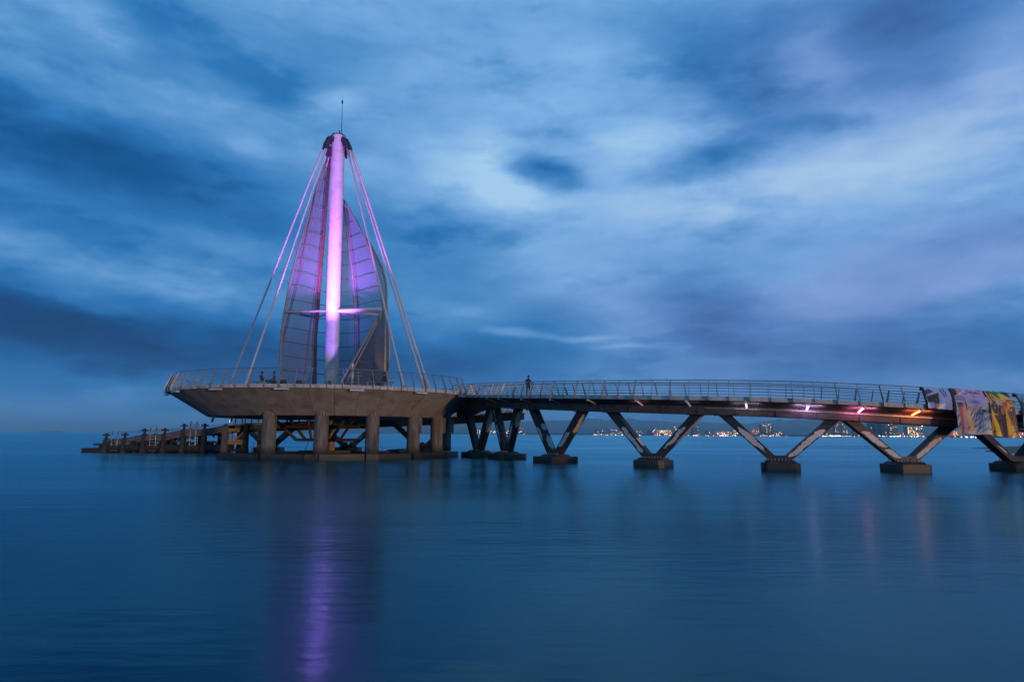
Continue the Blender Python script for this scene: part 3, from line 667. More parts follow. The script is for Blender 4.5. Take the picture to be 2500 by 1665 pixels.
# tube lamps hanging off the overhang of the footbridge
def lampunit(s, on, es, label, ln=1.08, tilt=.30):
    t = tang(s); nr = near(s); p = bp(s, HW - .10, -.09)
    o = thing('tube_lamp', label, 'tube lamp', p, math.atan2(nr.y, nr.x), 'tube lamps under the footbridge')
    mb = MB(); mb.box((.0, 0, .0), (.16, .16, .14)); mb.box((-.06, 0, .07), (.05, .05, .12)); link('bracket', mb.mesh('bracket', PLASTIC), o, loc=(0, 0, 0))
    mb = MB(); a = V((-.09, 0, -.01)); b = V((-.09 - ln, 0, -.01 - tilt * ln)); mb.tube([a, b], .052, 10)
    m = glow('tube_' + label[:12].replace(' ', '_'), on, es) if es else PLASTIC
    link('tube', mb.mesh('tube', m, True), o, loc=(0, 0, 0))
    if es:
        ld = bpy.data.lights.new('tube_glow', 'AREA'); ld.shape = 'RECTANGLE'; ld.size = 1.6; ld.size_y = .08; ld.color = on; ld.energy = es * 3.2
        lo = bpy.data.objects.new('tube_glow', ld); COL.objects.link(lo); lo.parent = o; lo.location = (-.22, 0, -.16)
        lo.rotation_euler = V((.95, 0, -.30)).to_track_quat('Z', 'Y').to_euler()
def s_of(px, off=HW):
    return min((abs((lambda q: 1250 + F * (q - V((0, 0, CH))).dot(RT) / (q - V((0, 0, CH))).dot(FWD))(bp(k * .1 + 4, off, 0)) - px), k * .1 + 4) for k in range(int((SL[-1] - 5) * 10)))[1]
lampunit(s_of(1186), None, 0, 'unlit white lamp box under the bridge right beside the round platform')
lampunit(s_of(1216), None, 0, 'unlit white lamp tube second from the round platform')
lampunit(s_of(1272), None, 0, 'unlit lamp tube under the bridge below the standing person')
lampunit(s_of(1342), None, 0, 'unlit lamp tube under the bridge above the pink striped V pier')
lampunit(s_of(1434), None, 0, 'unlit lamp tube with pale end box above the gap between third and fourth V piers')
lampunit(s_of(1551), (1, .45, .55), .35, 'dull pinkish lamp tube under the bridge above the fourth V pier')
lampunit(s_of(1677), (.75, .72, .9), .25, 'pale faint lamp tube above the right leg of the fourth V pier')
lampunit(s_of(1822), (.80, .70, 1), 2.2, 'small glowing white violet lamp tube above the fifth V pier, left leg side')
lampunit(s_of(1978), (.70, .42, 1), 9, 'brightest violet white lamp tube lighting the girder purple')
lampunit(s_of(2110), (1, .22, .55), 9, 'pink glowing lamp tube under the bridge between the violet and the red one')
lampunit(s_of(2254), (1, .18, .05), 8, 'red orange glowing lamp tube nearest the draped posters')

# ------------------------------------------------------------------ mast
MB0 = V((-19.3, 70, DZ)); MT = V((-19.72, 70, 35.4))
mast = thing('mast', 'tall white tubular mast lit purple rising from the round platform', 'mast', MB0)
mb = MB(); K = 9; 
mb.tube([MB0.lerp(MT, i / 24) for i in range(25)], .74, 40); mb.build('pole', WHITE, mast, smooth=True)
for f in (.12, .265, .41, .555, .70, .835, .93):
    mb = MB(); c = MB0.lerp(MT, f); mb.tube([c - V((0, 0, .02)), c + V((0, 0, .02))], .748, 40, cap=False); mb.build('weld_seam', WPIPE, mast, smooth=True)
mb = MB(); mb.tube([MB0 + V((0, 0, .0)), MB0 + V((0, 0, .12))], 1.0, 32); mb.build('base_plate', STEEL, mast)
mb = MB(); mb.tube([MT, MT + V((0, 0, .05))], .79, 32)
for q in range(12):
    b = q * math.pi / 6; mb.box(MT + V((.62 * math.cos(b), .62 * math.sin(b), .14)), (.09, .09, .18))
mb.build('top_flange', BLACK, mast)
at_ = at(836, 247, 70); ab = V((MT.x + .35, 70, MT.z))
mb = MB(); mb.tube([ab, at_], [.045, .022], 6); mb.tube([at_ + V((0, 0, -.32)), at_ + V((0, 0, .0))], .10, 8); mb.tube([at_, at_ + V((0, 0, .45))], .012, 5); mb.build('antenna', BLACK, mast)
mb = MB(); mb.tube([V((MT.x + .1, 70, MT.z)), V((MT.x + .13, 70, MT.z + .75))], .07, 8); mb.build('short_rod', BLACK, mast)
CLAW = mat('claw_steel', (.025, .02, .035), (.06, .045, .07), .4, metal=.3, scale=6)
def claw(sgx, sgy, dz, L=1.1):
    o = thing
    mb = MB()
    n = V((sgx, sgy, 0)).normalized(); sd = V((-n.y, n.x, 0))
    for k in (-.22, .22):
        prof = [(.60, -.35), (.95, -.12), (1.25, -.35), (1.55, -1.05), (1.70, -1.75), (1.48, -1.68), (1.28, -1.30), (1.0, -1.25), (.80, -.75), (.60, -.8)]
        A = [MT + n * x * L / 1.1 + sd * (k - .07) + V((0, 0, z + dz)) for x, z in prof]; B_ = [MT + n * x * L / 1.1 + sd * (k + .07) + V((0, 0, z + dz)) for x, z in prof]
        mb.hexa(A, B_)
    for x, z in ((1.15, -.5), (1.5, -1.1), (1.0, -.9)):
        c = MT + n * x * L / 1.1 + V((0, 0, z + dz)); mb.tube([c - sd * .32, c + sd * .32], .09, 10)
    mb.build('cable_bracket', CLAW, mast)
for a, dz in ((200, 0), (228, -.1), (-28, -.12), (-5, -.2), (120, -.2), (60, -.2)): claw(math.cos(rad(a)), math.sin(rad(a)), dz)
mb = MB(); mb.box(at(802, 370, 69.3), (.55, .5, 1.1)); mb.build('junction_box', CLAW, mast)
# stay cables
cgp = 'white stay cables from the mast head to the platform'
def stay(a, b, r, label):
    t = thing('stay_cable', label, 'cable', b, group=cgp)
    mb = MB(); mb.tube([a.lerp(b, i / 8) for i in range(9)], r, 10); mb.build('cable', WPIPE, t, smooth=True)
    d = (a - b).normalized(); mb = MB(); mb.tube([b + d * .1, b + d * 1.6], r * 1.5, 10); mb.tube([b + d * 1.5, b + d * 1.9], [r * 1.5, r], 10); mb.build('socket', WPIPE, t, smooth=True)
    mb = MB(); mb.box(b + V((0, 0, .10)), (.5, .14, .5)); mb.box(b + V((0, 0, -.03)), (.7, .7, .06)); mb.build('anchor_plate', STEEL, t)
def anchor(px, y, pyl):
    q = at(px, 900, y); return V((q.x, y, DZ + .06))
TT = [at(787, 366, 69.2), at(797, 364, 68.9), at(848, 364, 69.6), at(855, 368, 69.0), at(861, 371, 69.8), at(806, 372, 70.8)]
stay(TT[0], anchor(557, 66.5, 0), .10, 'outermost stay cable on the left of the mast')
stay(TT[1], anchor(600, 60.5, 0), .10, 'inner one of the two bright stay cables left of the mast')
stay(TT[2], anchor(988, 61.5, 0), .095, 'stay cable right of the mast that crosses in front of the sail edge')
stay(TT[3], anchor(1040, 64.5, 0), .11, 'middle one of the three stay cables right of the mast')
stay(TT[4], anchor(1054, 69.5, 0), .10, 'outermost stay cable on the right of the mast')
stay(TT[5], anchor(661, 82.0, 0), .07, 'thin rear stay cable seen low between the left cables and the sail')

# ------------------------------------------------------------------ sail
def curve(pts, Y):      # pixel trace at a real distance -> world polyline
    out = []
    for i, (x, y) in enumerate(pts):
        yy = Y if not callable(Y) else Y((y - 380) / 560)
        out.append(at(x, y, yy))
    return out
LFT = curve([(803, 378), (790, 412), (772.6, 462), (751, 537), (731, 600), (718, 650), (705, 706), (695, 762), (688, 812), (685, 858), (686, 900), (688, 948)], lambda t: lerp(71.2, 67.5, t))
BRN = curve([(805, 386), (801, 430), (797, 486), (788, 600), (779, 701), (775.5, 762), (770, 822), (769, 880), (769, 946)], lambda t: lerp(71.6, 72.6, t))
MID = curve([(826, 420), (824, 500), (820, 640), (816, 760), (812, 948)], lambda t: lerp(72.0, 73.6, t))
RT1 = curve([(842, 498), (846, 530), (852.6, 580), (863.5, 662), (867, 706), (871, 774), (872, 858), (873, 946)], lambda t: lerp(72.0, 72.9, t))
RT2 = curve([(838.5, 489), (852, 510), (867, 537), (889, 578), (903, 612), (916, 655), (925, 690), (932, 722), (937, 762), (940, 810), (940, 860), (938, 946)], lambda t: lerp(71.5, 68.0, t))
RT3 = curve([(897, 583), (911, 609), (932.5, 653), (941, 685), (944, 715), (943.5, 740), (945, 762), (949.5, 830), (950, 870), (947, 900), (944, 940)], lambda t: lerp(71.2, 69.8, t))
def atz(C, z):
    C2 = C if C[0].z < C[-1].z else C[::-1]
    if z <= C2[0].z: return C2[0].copy()
    for a, b in zip(C2, C2[1:]):
        if z <= b.z: return a.lerp(b, (z - a.z) / (b.z - a.z))
    return C2[-1].copy()
def membrane(name, base, al, tr):
    m = bpy.data.materials.new(name); m.use_nodes = True; nt = m.node_tree; N = nt.nodes; L = nt.links; b = N['Principled BSDF']
    tc = N.new('ShaderNodeTexCoord'); nz = N.new('ShaderNodeTexNoise'); nz.inputs['Scale'].default_value = .7; nz.inputs['Detail'].default_value = 4; L.new(tc.outputs['Object'], nz.inputs[0])
    r = N.new('ShaderNodeValToRGB'); r.color_ramp.elements[0].color = (*[c * .8 for c in base], 1); r.color_ramp.elements[1].color = (*base, 1); L.new(nz.outputs[0], r.inputs[0]); L.new(r.outputs[0], b.inputs['Base Color'])
    b.inputs['Roughness'].default_value = .6
    t = N.new('ShaderNodeBsdfTransparent'); mx = N.new('ShaderNodeMixShader'); mx.inputs[0].default_value = al
    tl = N.new('ShaderNodeBsdfTranslucent'); L.new(r.outputs[0], tl.inputs[0]); m2 = N.new('ShaderNodeMixShader'); m2.inputs[0].default_value = tr
    L.new(b.outputs[0], m2.inputs[1]); L.new(tl.outputs[0], m2.inputs[2]); L.new(t.outputs[0], mx.inputs[1]); L.new(m2.outputs[0], mx.inputs[2]); L.new(mx.outputs[0], N['Material Output'].inputs[0])
    return m
MEM = membrane('perforated_sail', (.17, .18, .25), .60, .25); MEM2 = membrane('dense_sail', (.075, .060, .075), .78, .2); MEM3 = membrane('clear_sail', (.12, .135, .185), .52, .25)
sail = thing('sail', 'curved translucent sail of ribbed mesh panels standing behind the mast, lit purple on top', 'sail', (PC.x, 71, DZ))
def panel(A, B_, z0, z1, nm, m, bulge=0, n=40):
    mb = MB(); k = 7; pts = []
    for i in range(n + 1):
        z = lerp(z0, z1, i / n); a = atz(A, z); b = atz(B_, z)
        for j in range(k):
            u = j / (k - 1); p = a.lerp(b, u); p.y += bulge * 4 * u * (1 - u); pts.append(p)
    mb.poly(pts, [(i * k + j, i * k + j + 1, (i + 1) * k + j + 1, (i + 1) * k + j) for i in range(n) for j in range(k - 1)])
    return mb.build(nm, m, sail, smooth=True)
ztl = LFT[0].z - .2; ztr = RT2[0].z - .3
RIBZ = [at(690, 866, 67.8).z + 1.55 * k for k in range(-2, 15)]
zs = [DZ + .05] + [z for z in RIBZ if DZ + .3 < z < ztl] + [ztl]
for a, b in zip(zs, zs[1:]): panel(LFT, BRN, a + .02, b - .02, 'membrane_panel', MEM, .4, 5)
zs = [DZ + .05] + [z for z in RIBZ if DZ + .3 < z < ztr] + [ztr]
for a, b in zip(zs, zs[1:]):
    panel(RT1, RT2, a + .02, min(b - .02, ztr), 'membrane_panel', MEM, .3, 5)
    if a < RT1[0].z: panel(MID, RT1, a + .02, min(b - .02, RT1[0].z), 'membrane_panel', MEM3, .1, 5)
zz = RT3[0].z; zs = [RT3[-1].z] + [z for z in RIBZ if RT3[-1].z < z < zz] + [zz]
for a, b in zip(zs, zs[1:]): panel(RT2, RT3, a, b, 'edge_panel', MEM2 if b < 15 else MEM, .05, 5)
RIBM = mat('sail_rib', (.10, .07, .065), (.16, .11, .10), .5, scale=3)
PIPEM = mat('sail_pipe', (.17, .15, .145), (.26, .23, .21), .4, metal=.3, scale=3)
for z in RIBZ:
    cs = [c for c, lim in ((LFT, ztl), (BRN, ztl), (MID, 36), (RT1, RT1[0].z), (RT2, ztr)) if z < lim]
    if z < DZ + .3: continue
    pts = [atz(c, z) for c in cs if not (c is MID and z > RT1[0].z)]
    if len(pts) < 2: continue
    P2 = catmull([tuple(p.xy) for p in pts], 8)
    mb = MB(); mb.tube([V((p.x, p.y - .08, z)) for p in P2], .042, 6); mb.build('rib', RIBM, sail, smooth=True)
def pipe(C, r, m, nm='edge_pipe', n=10):
    mb = MB(); mb.tube(C, r, n); return mb.build(nm, m, sail, smooth=True)
pipe(LFT, .13, PIPEM); pipe(RT2, .13, PIPEM); pipe(RT3, .12, PIPEM)
pipe(BRN, .20, BRPIPE, 'main_spar'); pipe([p + V((-.38, .2, 0)) for p in BRN[1:]], .07, BRPIPE, 'spar_tube')
pipe([p + V((-.16, 0, 0)) for p in RT1], .12, PIPEM, 'main_spar'); pipe([p + V((.2, .1, 0)) for p in RT1], .10, PIPEM, 'main_spar')
pipe(curve([(772, 470), (758, 530), (748, 580), (743.5, 604), (729, 665), (714.5, 725), (700, 786), (690, 830)], 70), .06, RIBM, 'thin_spar')
pipe(curve([(786, 570), (780, 628), (763, 762), (753, 834), (743.5, 919), (740, 946)], 71.5), .07, RIBM, 'thin_spar')
lac = MB()
for i in range(22):
    z = lerp(14, RT3[1].z, i / 22); a = atz(RT2, z); b = atz(RT3, z + .8); lac.tube([a, b], .025, 5)
lac.build('edge_lacing', RIBM, sail, kind='stuff')
# flap lower right with diagonal truss
DT, DB = at(931, 762, 65.5), at(828, 943, 62.5)
fl = MB(); n = 14; pts = []
for i in range(n + 1):
    f = i / n; a = DB.lerp(DT, f); a.z = max(a.z, DZ + .1); b = atz(RT2, a.z) + V((0, -.25, 0))
    for j in range(6): pts.append(a.lerp(b, j / 5))
fl.poly(pts, [(i * 6 + j, i * 6 + j + 1, (i + 1) * 6 + j + 1, (i + 1) * 6 + j) for i in range(n) for j in range(5)]); fl.build('flap_panel', MEM2, sail, smooth=True)
for f in (.16, .34, .5, .66, .82):
    a = DB.lerp(DT, f); b = atz(RT2, a.z + .3); mb = MB(); mb.tube([a.lerp(b, k / 6) + V((0, -.08, -.15 * math.sin(k / 6 * math.pi))) for k in range(7)], .04, 5); mb.build('rib', RIBM, sail)
pipe([DB, DT], .12, PIPEM, 'diagonal_tube'); pipe([DB + V((.45, 0, -.1)), DT + V((.05, 0, -.2))], .10, PIPEM, 'diagonal_tube')
mb = MB(); a = at(861, 888, 63.4); mb.tube([V((a.x, a.y, DZ)), V((a.x, a.y, a.z))], .15, 12)
mb.build('prop', WPIPE, sail, smooth=True)
for k in range(7):
    mb = MB(); z = DZ + .25 + .3 * k; mb.box((a.x + .15, a.y, z), (1.6 if k > 3 else 1.1, .16, .05)); mb.build('step', RAILM, sail)
# struts from the mast
strt = thing('mast_strut', 'purple lit horizontal tubes bracing the sail against the mast', 'strut', at(811, 757, 70))
for a, b, r in [(at(800, 759, 70), at(694, 762, 68.4), .14), (at(800, 766, 70), at(772, 776, 72.3), .09), (at(732, 766, 69.4), at(772, 776, 72.3), .07),
                (at(826, 759, 69.6), at(930, 755, 68.4), .20), (at(826, 760, 70), at(925, 769, 69.4), .13), (at(828, 763, 70.2), at(871, 778, 72.6), .12)]:
    mb = MB(); mb.tube([a, b], r, 12); mb.build('tube', (PIPEM if r in (.14, .09) else WPIPE) if r != .07 else BLACK, strt, smooth=True)

# floodlights on the deck aimed at mast and sail
FLM = MB(); FLM.box((0, 0, .30), (.42, .22, .34)); FLM.box((-.24, 0, .16), (.03, .06, .32)); FLM.box((.24, 0, .16), (.03, .06, .32)); FLM.box((0, 0, .015), (.6, .2, .03))
FLM = FLM.mesh('housing', BLACK)
def flood(p, tgt, col, power, ang, label, blend=.5, rad_=.12):
    t = thing('floodlight', label, 'floodlight', p, math.atan2((tgt - p).y, (tgt - p).x) - math.pi / 2, 'purple floodlights on the platform deck')
    link('housing', FLM, t, loc=(0, 0, 0))
    mb = MB(); mb.box((0, .06, .475), (.36, .18, .01)); link('lens', mb.mesh('lens', glow('lens_' + label[:10].replace(' ', '_'), col, .2)), t, loc=(0, 0, 0))
    ld = bpy.data.lights.new('beam', 'SPOT'); ld.energy = power; ld.color = col; ld.spot_size = rad(ang); ld.spot_blend = blend; ld.shadow_soft_size = rad_
    o = bpy.data.objects.new('beam', ld); COL.objects.link(o); src = p + V((0, 0, .6)); o.location = src; o.rotation_euler = (src - tgt).to_track_quat('Z', 'Y').to_euler()
flood(V((-15.9, 56.9, DZ)), V((-19.35, 70, 19.5)), (.90, .24, 1), 30000, 27, 'pink floodlight at the front of the deck, right of the mast', .9)
flood(V((-20.7, 56.9, DZ)), V((-19.35, 70, 19.0)), (.24, .07, 1), 34000, 30, 'blue violet floodlight at the front left of the deck', .9)
flood(V((-18.3, 56.3, DZ)), V((-19.6, 70, 30.5)), (.46, .10, 1), 48000, 24, 'lilac floodlight aimed at the mast head, directly in front of the mast', .9)
flood(V((-19.6, 56.2, DZ)), V((-19.3, 70, 13.6)), (.30, .09, 1), 11000, 26, 'weak violet floodlight aimed at the mast foot', .7)
flood(V((-19.2, 60.5, DZ)), V((-19.4, 72, 31.0)), (.60, .16, 1), 60000, 52, 'violet floodlight closest to the mast, washing the sail tops', .5)
flood(V((-17.0, 62.0, DZ)), V((-16.6, 63.0, 9)), (.40, .12, 1), 520, 100, 'violet floodlight below the diagonal tubes of the sail', .5)
flood(V((-11.9, 66.0, DZ)), V((-12.6, 68.2, 12)), (1, .62, .12), 700, 70, 'amber uplight at the foot of the right sail edge', .6)

# ------------------------------------------------------------------ boat landing on the left
LY = 76.0
def lx(px): return at(px, 1080, LY).x
PX = [lx(x) for x in (258.5, 304, 351, 400.5, 447, 497.6, 549, 600)]
DZs = [1.5, 1.55, 2.05, 2.1, 2.6, 2.65, 3.1, 3.2]
land = thing('boat_landing', 'stepped boat landing on stout piles with black fenders behind and left of the platform', 'landing stage', (PX[3], LY, 0))
for i, x in enumerate(PX):
    for y in (LY, LY + 4.2):
        w = .62 if i == 6 else .44; top = DZs[i] - .02
        mb = MB(); mb.box((x, y, (top - 1.5) / 2), (w, .5, top + 1.5)); mb.box((x, y, .0), (w + .1, .6, 1.1)); mb.build('pile', PALEW if i == 6 else WOOD, land)
for i in range(7):
    z0, z1 = DZs[i], DZs[i + 1]; a, b = PX[i] + .2, PX[i + 1] - .2
    for y in (LY, LY + 4.2):
        for dz, h in ((-.19, .36), (-.55, .28)):
            mb = MB(); c = [V((a, y - .14, z0 + dz - h / 2)), V((b, y - .14, z1 + dz - h / 2)), V((b, y + .14, z1 + dz - h / 2)), V((a, y + .14, z0 + dz - h / 2))]
            if i == 6 and y == LY: continue
            mb.hexa(c, [q + V((0, 0, h)) for q in c]); mb.build('edge_beam', PALEW, land)
    nb_ = 8
    for k in range(nb_):
        f0, f1 = k / nb_, (k + .93) / nb_; x0, x1 = lerp(a - .2, b + .2, f0), lerp(a - .2, b + .2, f1); za, zb = lerp(z0, z1, f0) - .03, lerp(z0, z1, f1) - .03
        mb = MB(); c = [V((x0, LY - .2, za)), V((x1, LY - .2, zb)), V((x1, LY + 4.4, zb)), V((x0, LY + 4.4, za))]; mb.hexa(c, [q + V((0, 0, .06)) for q in c]); mb.build('plank', WOOD, land)
    if i < 6:
        mb = MB(); mb.tube([V((a + .15, LY + .1, .52)), V((b - .15, LY + .1, .52))], .46 if i != 4 else .5, 14); mb.build('fender', RUBBER, land, smooth=True)
        mb = MB(); mb.box(((a + b) / 2, LY + 2, .25), (b - a, .3, .5)); mb.build('low_beam', RUBBER, land)
        for sg in (-1, 1):
            mb = MB(); zt = (z0 + z1) / 2 - .5; cx_ = a if sg < 0 else b
            mb.tube([V((cx_ - sg * .1, LY + .5, zt)), V((cx_ - sg * .75, LY + .5, zt - .6))], .09, 4); mb.build('brace', WOOD, land)
mb = MB(); mb.box((lx(231), LY + 1, .25), (2.6, 2.4, .5)); mb.build('low_step', RUBBER, land)
mb = MB(); mb.box((lx(248), LY + 1, .93), (1.9, 2.0, .22)); mb.box((lx(243), LY + .3, .65), (.3, .3, .5)); mb.build('low_step', WOOD, land)
for i in range(6):                    # tyres and dark back boards between the piles
    mb = MB(); mb.box(((PX[i] + PX[i + 1]) / 2, LY + 3.2, .75), (PX[i + 1] - PX[i] - .6, .2, .9 + .25 * (i % 3))); mb.build('back_board', RUBBER, land)
    mb = MB(); cx_, cz_ = PX[i] + .75 + .5 * (i % 2), .95; mb.tube([(cx_ + .34 * math.cos(q * math.pi / 7), LY - .2, cz_ + .34 * math.sin(q * math.pi / 7)) for q in range(14)], .11, 6, closed=True); mb.build('tyre', RUBBER, land, smooth=True)
# bay with the ochre plate
x0, x1 = PX[6] + .35, PX[7] - .2
mb = MB(); mb.box(((x0 + x1) / 2, LY, 1.28), (x1 - x0, .12, .55)); mb.build('ochre_plate', ORANGE, land)
mb = MB(); mb.box(((x0 + x1) / 2, LY, .36), (x1 - x0 + .3, .3, .28)); mb.build('low_beam', RUBBER, land)
for a, b in (((x0, 2.5), (x0 + .95, 1.55)), ((x1, 2.5), (x1 - .95, 1.55))):
    mb = MB(); mb.tube([V((a[0], LY, a[1])), V((b[0], LY, b[1]))], .10, 6); mb.build('brace', ORANGE, land)
mb = MB(); mb.box(((x0 + x1) / 2 - .3, LY, 2.62), (1.3, .2, .35)); mb.build('ochre_plate', ORANGE, land)
# graffito scrawl on the plate
gq = MB(); r = random.Random(3); gx = x0 + .5
for k in range(6):
    c = V((gx + k * .17, LY - .065, 1.3)); p = [c + V((r.uniform(-.09, .09), 0, r.uniform(-.13, .13))) for _ in range(4)]; gq.tube(p, .018, 4)
gq.build('scrawl', BLACK, land)
# bollards
bg_ = 'cross shaped black mooring bollards along the landing'
bn = ['lowest step at the left end', 'lowest step, second from the left end', 'middle step, left corner', 'middle step, right corner', 'top step, left corner', 'top step, right corner',
      'lowest step, rear one', 'middle step, rear one', 'top step, rear one']
bpos = [(PX[0], LY, 1.5), (PX[1], LY, 1.55), (PX[2], LY, 2.05), (PX[3], LY, 2.1), (PX[4], LY, 2.6), (PX[5], LY, 2.65), (PX[1] + 1.2, LY + 4.2, 1.5), (PX[3] + .9, LY + 4.2, 2.1), (PX[5] + .55, LY + 4.2, 2.65)]
for i, p in enumerate(bpos):
    o = thing('mooring_bollard', 'black cross shaped bollard on the ' + bn[i], 'bollard', p, group=bg_)
    mb = MB(); mb.lathe([(.24, 0), (.2, .1), (.13, .15), (.13, .62), (.17, .64), (.17, .72)], 12); link('stem', mb.mesh('stem', RUBBER, True), o, loc=(0, 0, 0))
    mb = MB(); mb.tube([(-.42, 0, .48), (.42, 0, .48)], .08, 8); link('cross_bar', mb.mesh('cross_bar', RUBBER, True), o, loc=(0, 0, 0))
# boarding ladders with their hoop handrails
lg = 'boarding ladders with tall hoop rails'
for k, (pa, pb, z, y, nm, front) in enumerate([(274, 288, 1.5, LY, 'lowest step, front', 1), (367, 381, 2.05, LY, 'middle step, front', 1), (464, 478, 2.6, LY, 'top step, front', 1),
                                              (334, 347, 1.75, LY + 4.2, 'ramp between lowest and middle step, rear', 0), (427, 440, 2.35, LY + 4.2, 'ramp between middle and top step, rear', 0), (519, 532, 2.9, LY + 4.2, 'ramp beside the tall white pile, rear', 0)]):
    xa, xb = lx(pa), lx(pb); o = thing('boarding_ladder', 'steel boarding ladder with thin hoop rails on the ' + nm, 'ladder', ((xa + xb) / 2, y, z), group=lg)
    sg = -1 if front else 1
    for x in (xa, xb):
        b0 = V((x + sg * .55, y + (.9 if front else -.9), z)); tp = V((x, y, z + .98))
        mb = MB(); mb.tube([b0, V((x - .1 * -sg, y, z + .9)), tp + V((0, 0, .03)), V((x - .06 * sg, y, z + .9)), V((x - .05 * sg, y - .25, z - .1)), V((x - .05 * sg, y - .25, .2))], .04, 6); mb.build('hoop_rail', STEEL, o)
    for j in range(int((z + .1) / .32)):
        mb = MB(); zz_ = .25 + .32 * j
        if zz_ > z - .1: continue
        mb.tube([(xa, y - .27, zz_), (xb, y - .27, zz_)], .03, 6); mb.build('rung', STEEL, o)

# walkway from the landing up behind the platform
WP = [(PX[6] + .4, LY + 1.6), (-27, 80), (-21, 84), (-13, 86.5), (-6, 85), (1, 80)]
WPT = catmull(WP, 16); wl = [0]
for a, b in zip(WPT, WPT[1:]): wl.append(wl[-1] + (b - a).length)
walk = thing('rear_walkway', 'dark sloping walkway with railing climbing from the landing behind the round platform', 'walkway', (WP[0][0], WP[0][1], 0))
def wz(i): return lerp(3.15, 4.9, wl[i] / wl[-1])
def wpt(i, off, z):
    a = WPT[max(i - 1, 0)]; b = WPT[min(i + 1, len(WPT) - 1)]; t = (b - a).normalized(); p = WPT[i] + V((t.y, -t.x)) * off; return V((p.x, p.y, wz(i) + z))
def wstrip(nm, prof, m):
    mb = MB(); k = len(prof); n = len(WPT); pts = [wpt(i, o, z) for i in range(n) for o, z in prof]
    mb.poly(pts, [(i * k + j, i * k + (j + 1) % k, (i + 1) * k + (j + 1) % k, (i + 1) * k + j) for i in range(n - 1) for j in range(k)] + [tuple(range(k))[::-1], tuple((n - 1) * k + j for j in range(k))]); mb.build(nm, m, walk)
wstrip('slab', [(-1.6, 0), (1.6, 0), (1.6, .24), (-1.6, .24)], FASC); wstrip('box_girder', [(-.9, -.85), (.9, -.85), (1.0, 0.0), (-1.0, 0.0)], BLACK)
for sd in (1, -1):
    for i in range(0, len(WPT), 3 if sd > 0 else 4):
        mb = MB(); mb.tube([wpt(i, 1.62 * sd, -.0), wpt(i, 1.30 * sd, 1.4)], .07, 4); mb.build('post', STEEL, walk)
    for k in range(6):
        mb = MB(); mb.tube([wpt(i, (1.6 - .05 * k) * sd, .42 + .19 * k) for i in range(len(WPT))], .02, 5); mb.build('rail', RAILM, walk)
rvl = ['rear V pier seen between the first and second thick columns', 'rear V pier seen between the second and third thick columns', 'rear V pier seen beside the fourth thick column']
for k, (px, y) in enumerate(((657, 83.5), (850, 86.5), (1030, 84.5))):
    b = at(px, 1095, y); b.z = .7; th = thing('rear_v_pier', rvl[k], 'pier', (b.x, b.y, 0), group='V piers under the rear walkway')
    for sg in (-1, 1):
        T = V((b.x + sg * 3.6, b.y + (-.9 * sg if k == 0 else (.2 * sg if k == 2 else 0)), 3.3 + .15 * k)); mb = MB(); ax = V((1, 0, 0)); nn = V((0, 1, 0)); Bq = b + V((sg * .35, 0, -.1))
        mb.hexa([Bq - ax * .4 - nn * .45, Bq + ax * .4 - nn * .45, Bq + ax * .4 + nn * .45, Bq - ax * .4 + nn * .45], [T - ax * .45 - nn * .45, T + ax * .45 - nn * .45, T + ax * .45 + nn * .45, T - ax * .45 + nn * .45]); lg_ = mb.build('leg', LEGM, th)
        if sg > 0:
            q0, q1 = Bq.lerp(T, .35), Bq.lerp(T, .75); mb = MB(); o_ = V((0, -.457, 0)); mb.poly([q0 - ax * .25 + o_, q0 + ax * .3 + o_, q1 + ax * .32 + o_, q1 - ax * .18 + o_], [(0, 1, 2, 3)]); mb.build('bare_patch', PATCH, lg_)
    mb = MB(); mb.box((b.x, b.y, -.3), (3.0, 2.6, 1.7)); mb.box((b.x, b.y, .6), (1.9, 1.6, .2)); mb.build('cap', WETC, th)
    mb = MB(); r = random.Random(k)
    for _ in range(16): mb.lathe([(.0 + .2, -.15), (.3, 0), (.2, .18)], 7, (b.x + r.uniform(-.9, .9) + .4, b.y - 1.1 + r.uniform(-.5, .3), .75 + r.uniform(-.1, .35)))
    mb.build('moored_floats', RUBBER, th, kind='stuff')
# small hanging fittings and a rope under the bowl
for k, (px, lab) in enumerate(((520, 'dark angled drain bracket hanging under the left of the bowl'), (566, 'dark angled drain bracket next to the small white lamp under the bowl'))):
    a = at(px + 3, 1018, 62); b = at(px - 3, 1030, 62); o = thing('drain_bracket', lab, 'bracket', a); mb = MB(); mb.tube([V((a.x, a.y, a.z + .15)), b], .12, 4); mb.build('arm', BLACK, o)
o = thing('small_lamp', 'small bright white lamp hanging under the left of the bowl', 'lamp', at(562, 1026, 64)); mb = MB(); mb.tube([at(560.5, 1030, 64), at(563, 1024, 64)], .05, 8); mb.build('tube', glow('small_lamp_glow', (.75, .95, 1), 3.5), o); mb = MB(); mb.tube([at(563, 1024, 64), at(563.5, 1017, 64)], .03, 6); mb.build('hanger', BLACK, o)
for k, (p, lab) in enumerate((([(620, 1078, 64), (619, 1092, 64), (606, 1108, 58.5)], 'thin dark rope slanting to the left end of the pile cap'), ([(755, 1075, 70), (748, 1092, 69), (742, 1103, 66)], 'thin dark rope hanging left of the second thick column'))):
    o = thing('rope', lab, 'rope', at(*p[0])); mb = MB(); mb.tube([at(*q) for q in p], .03, 5); mb.build('line', BLACK, o)

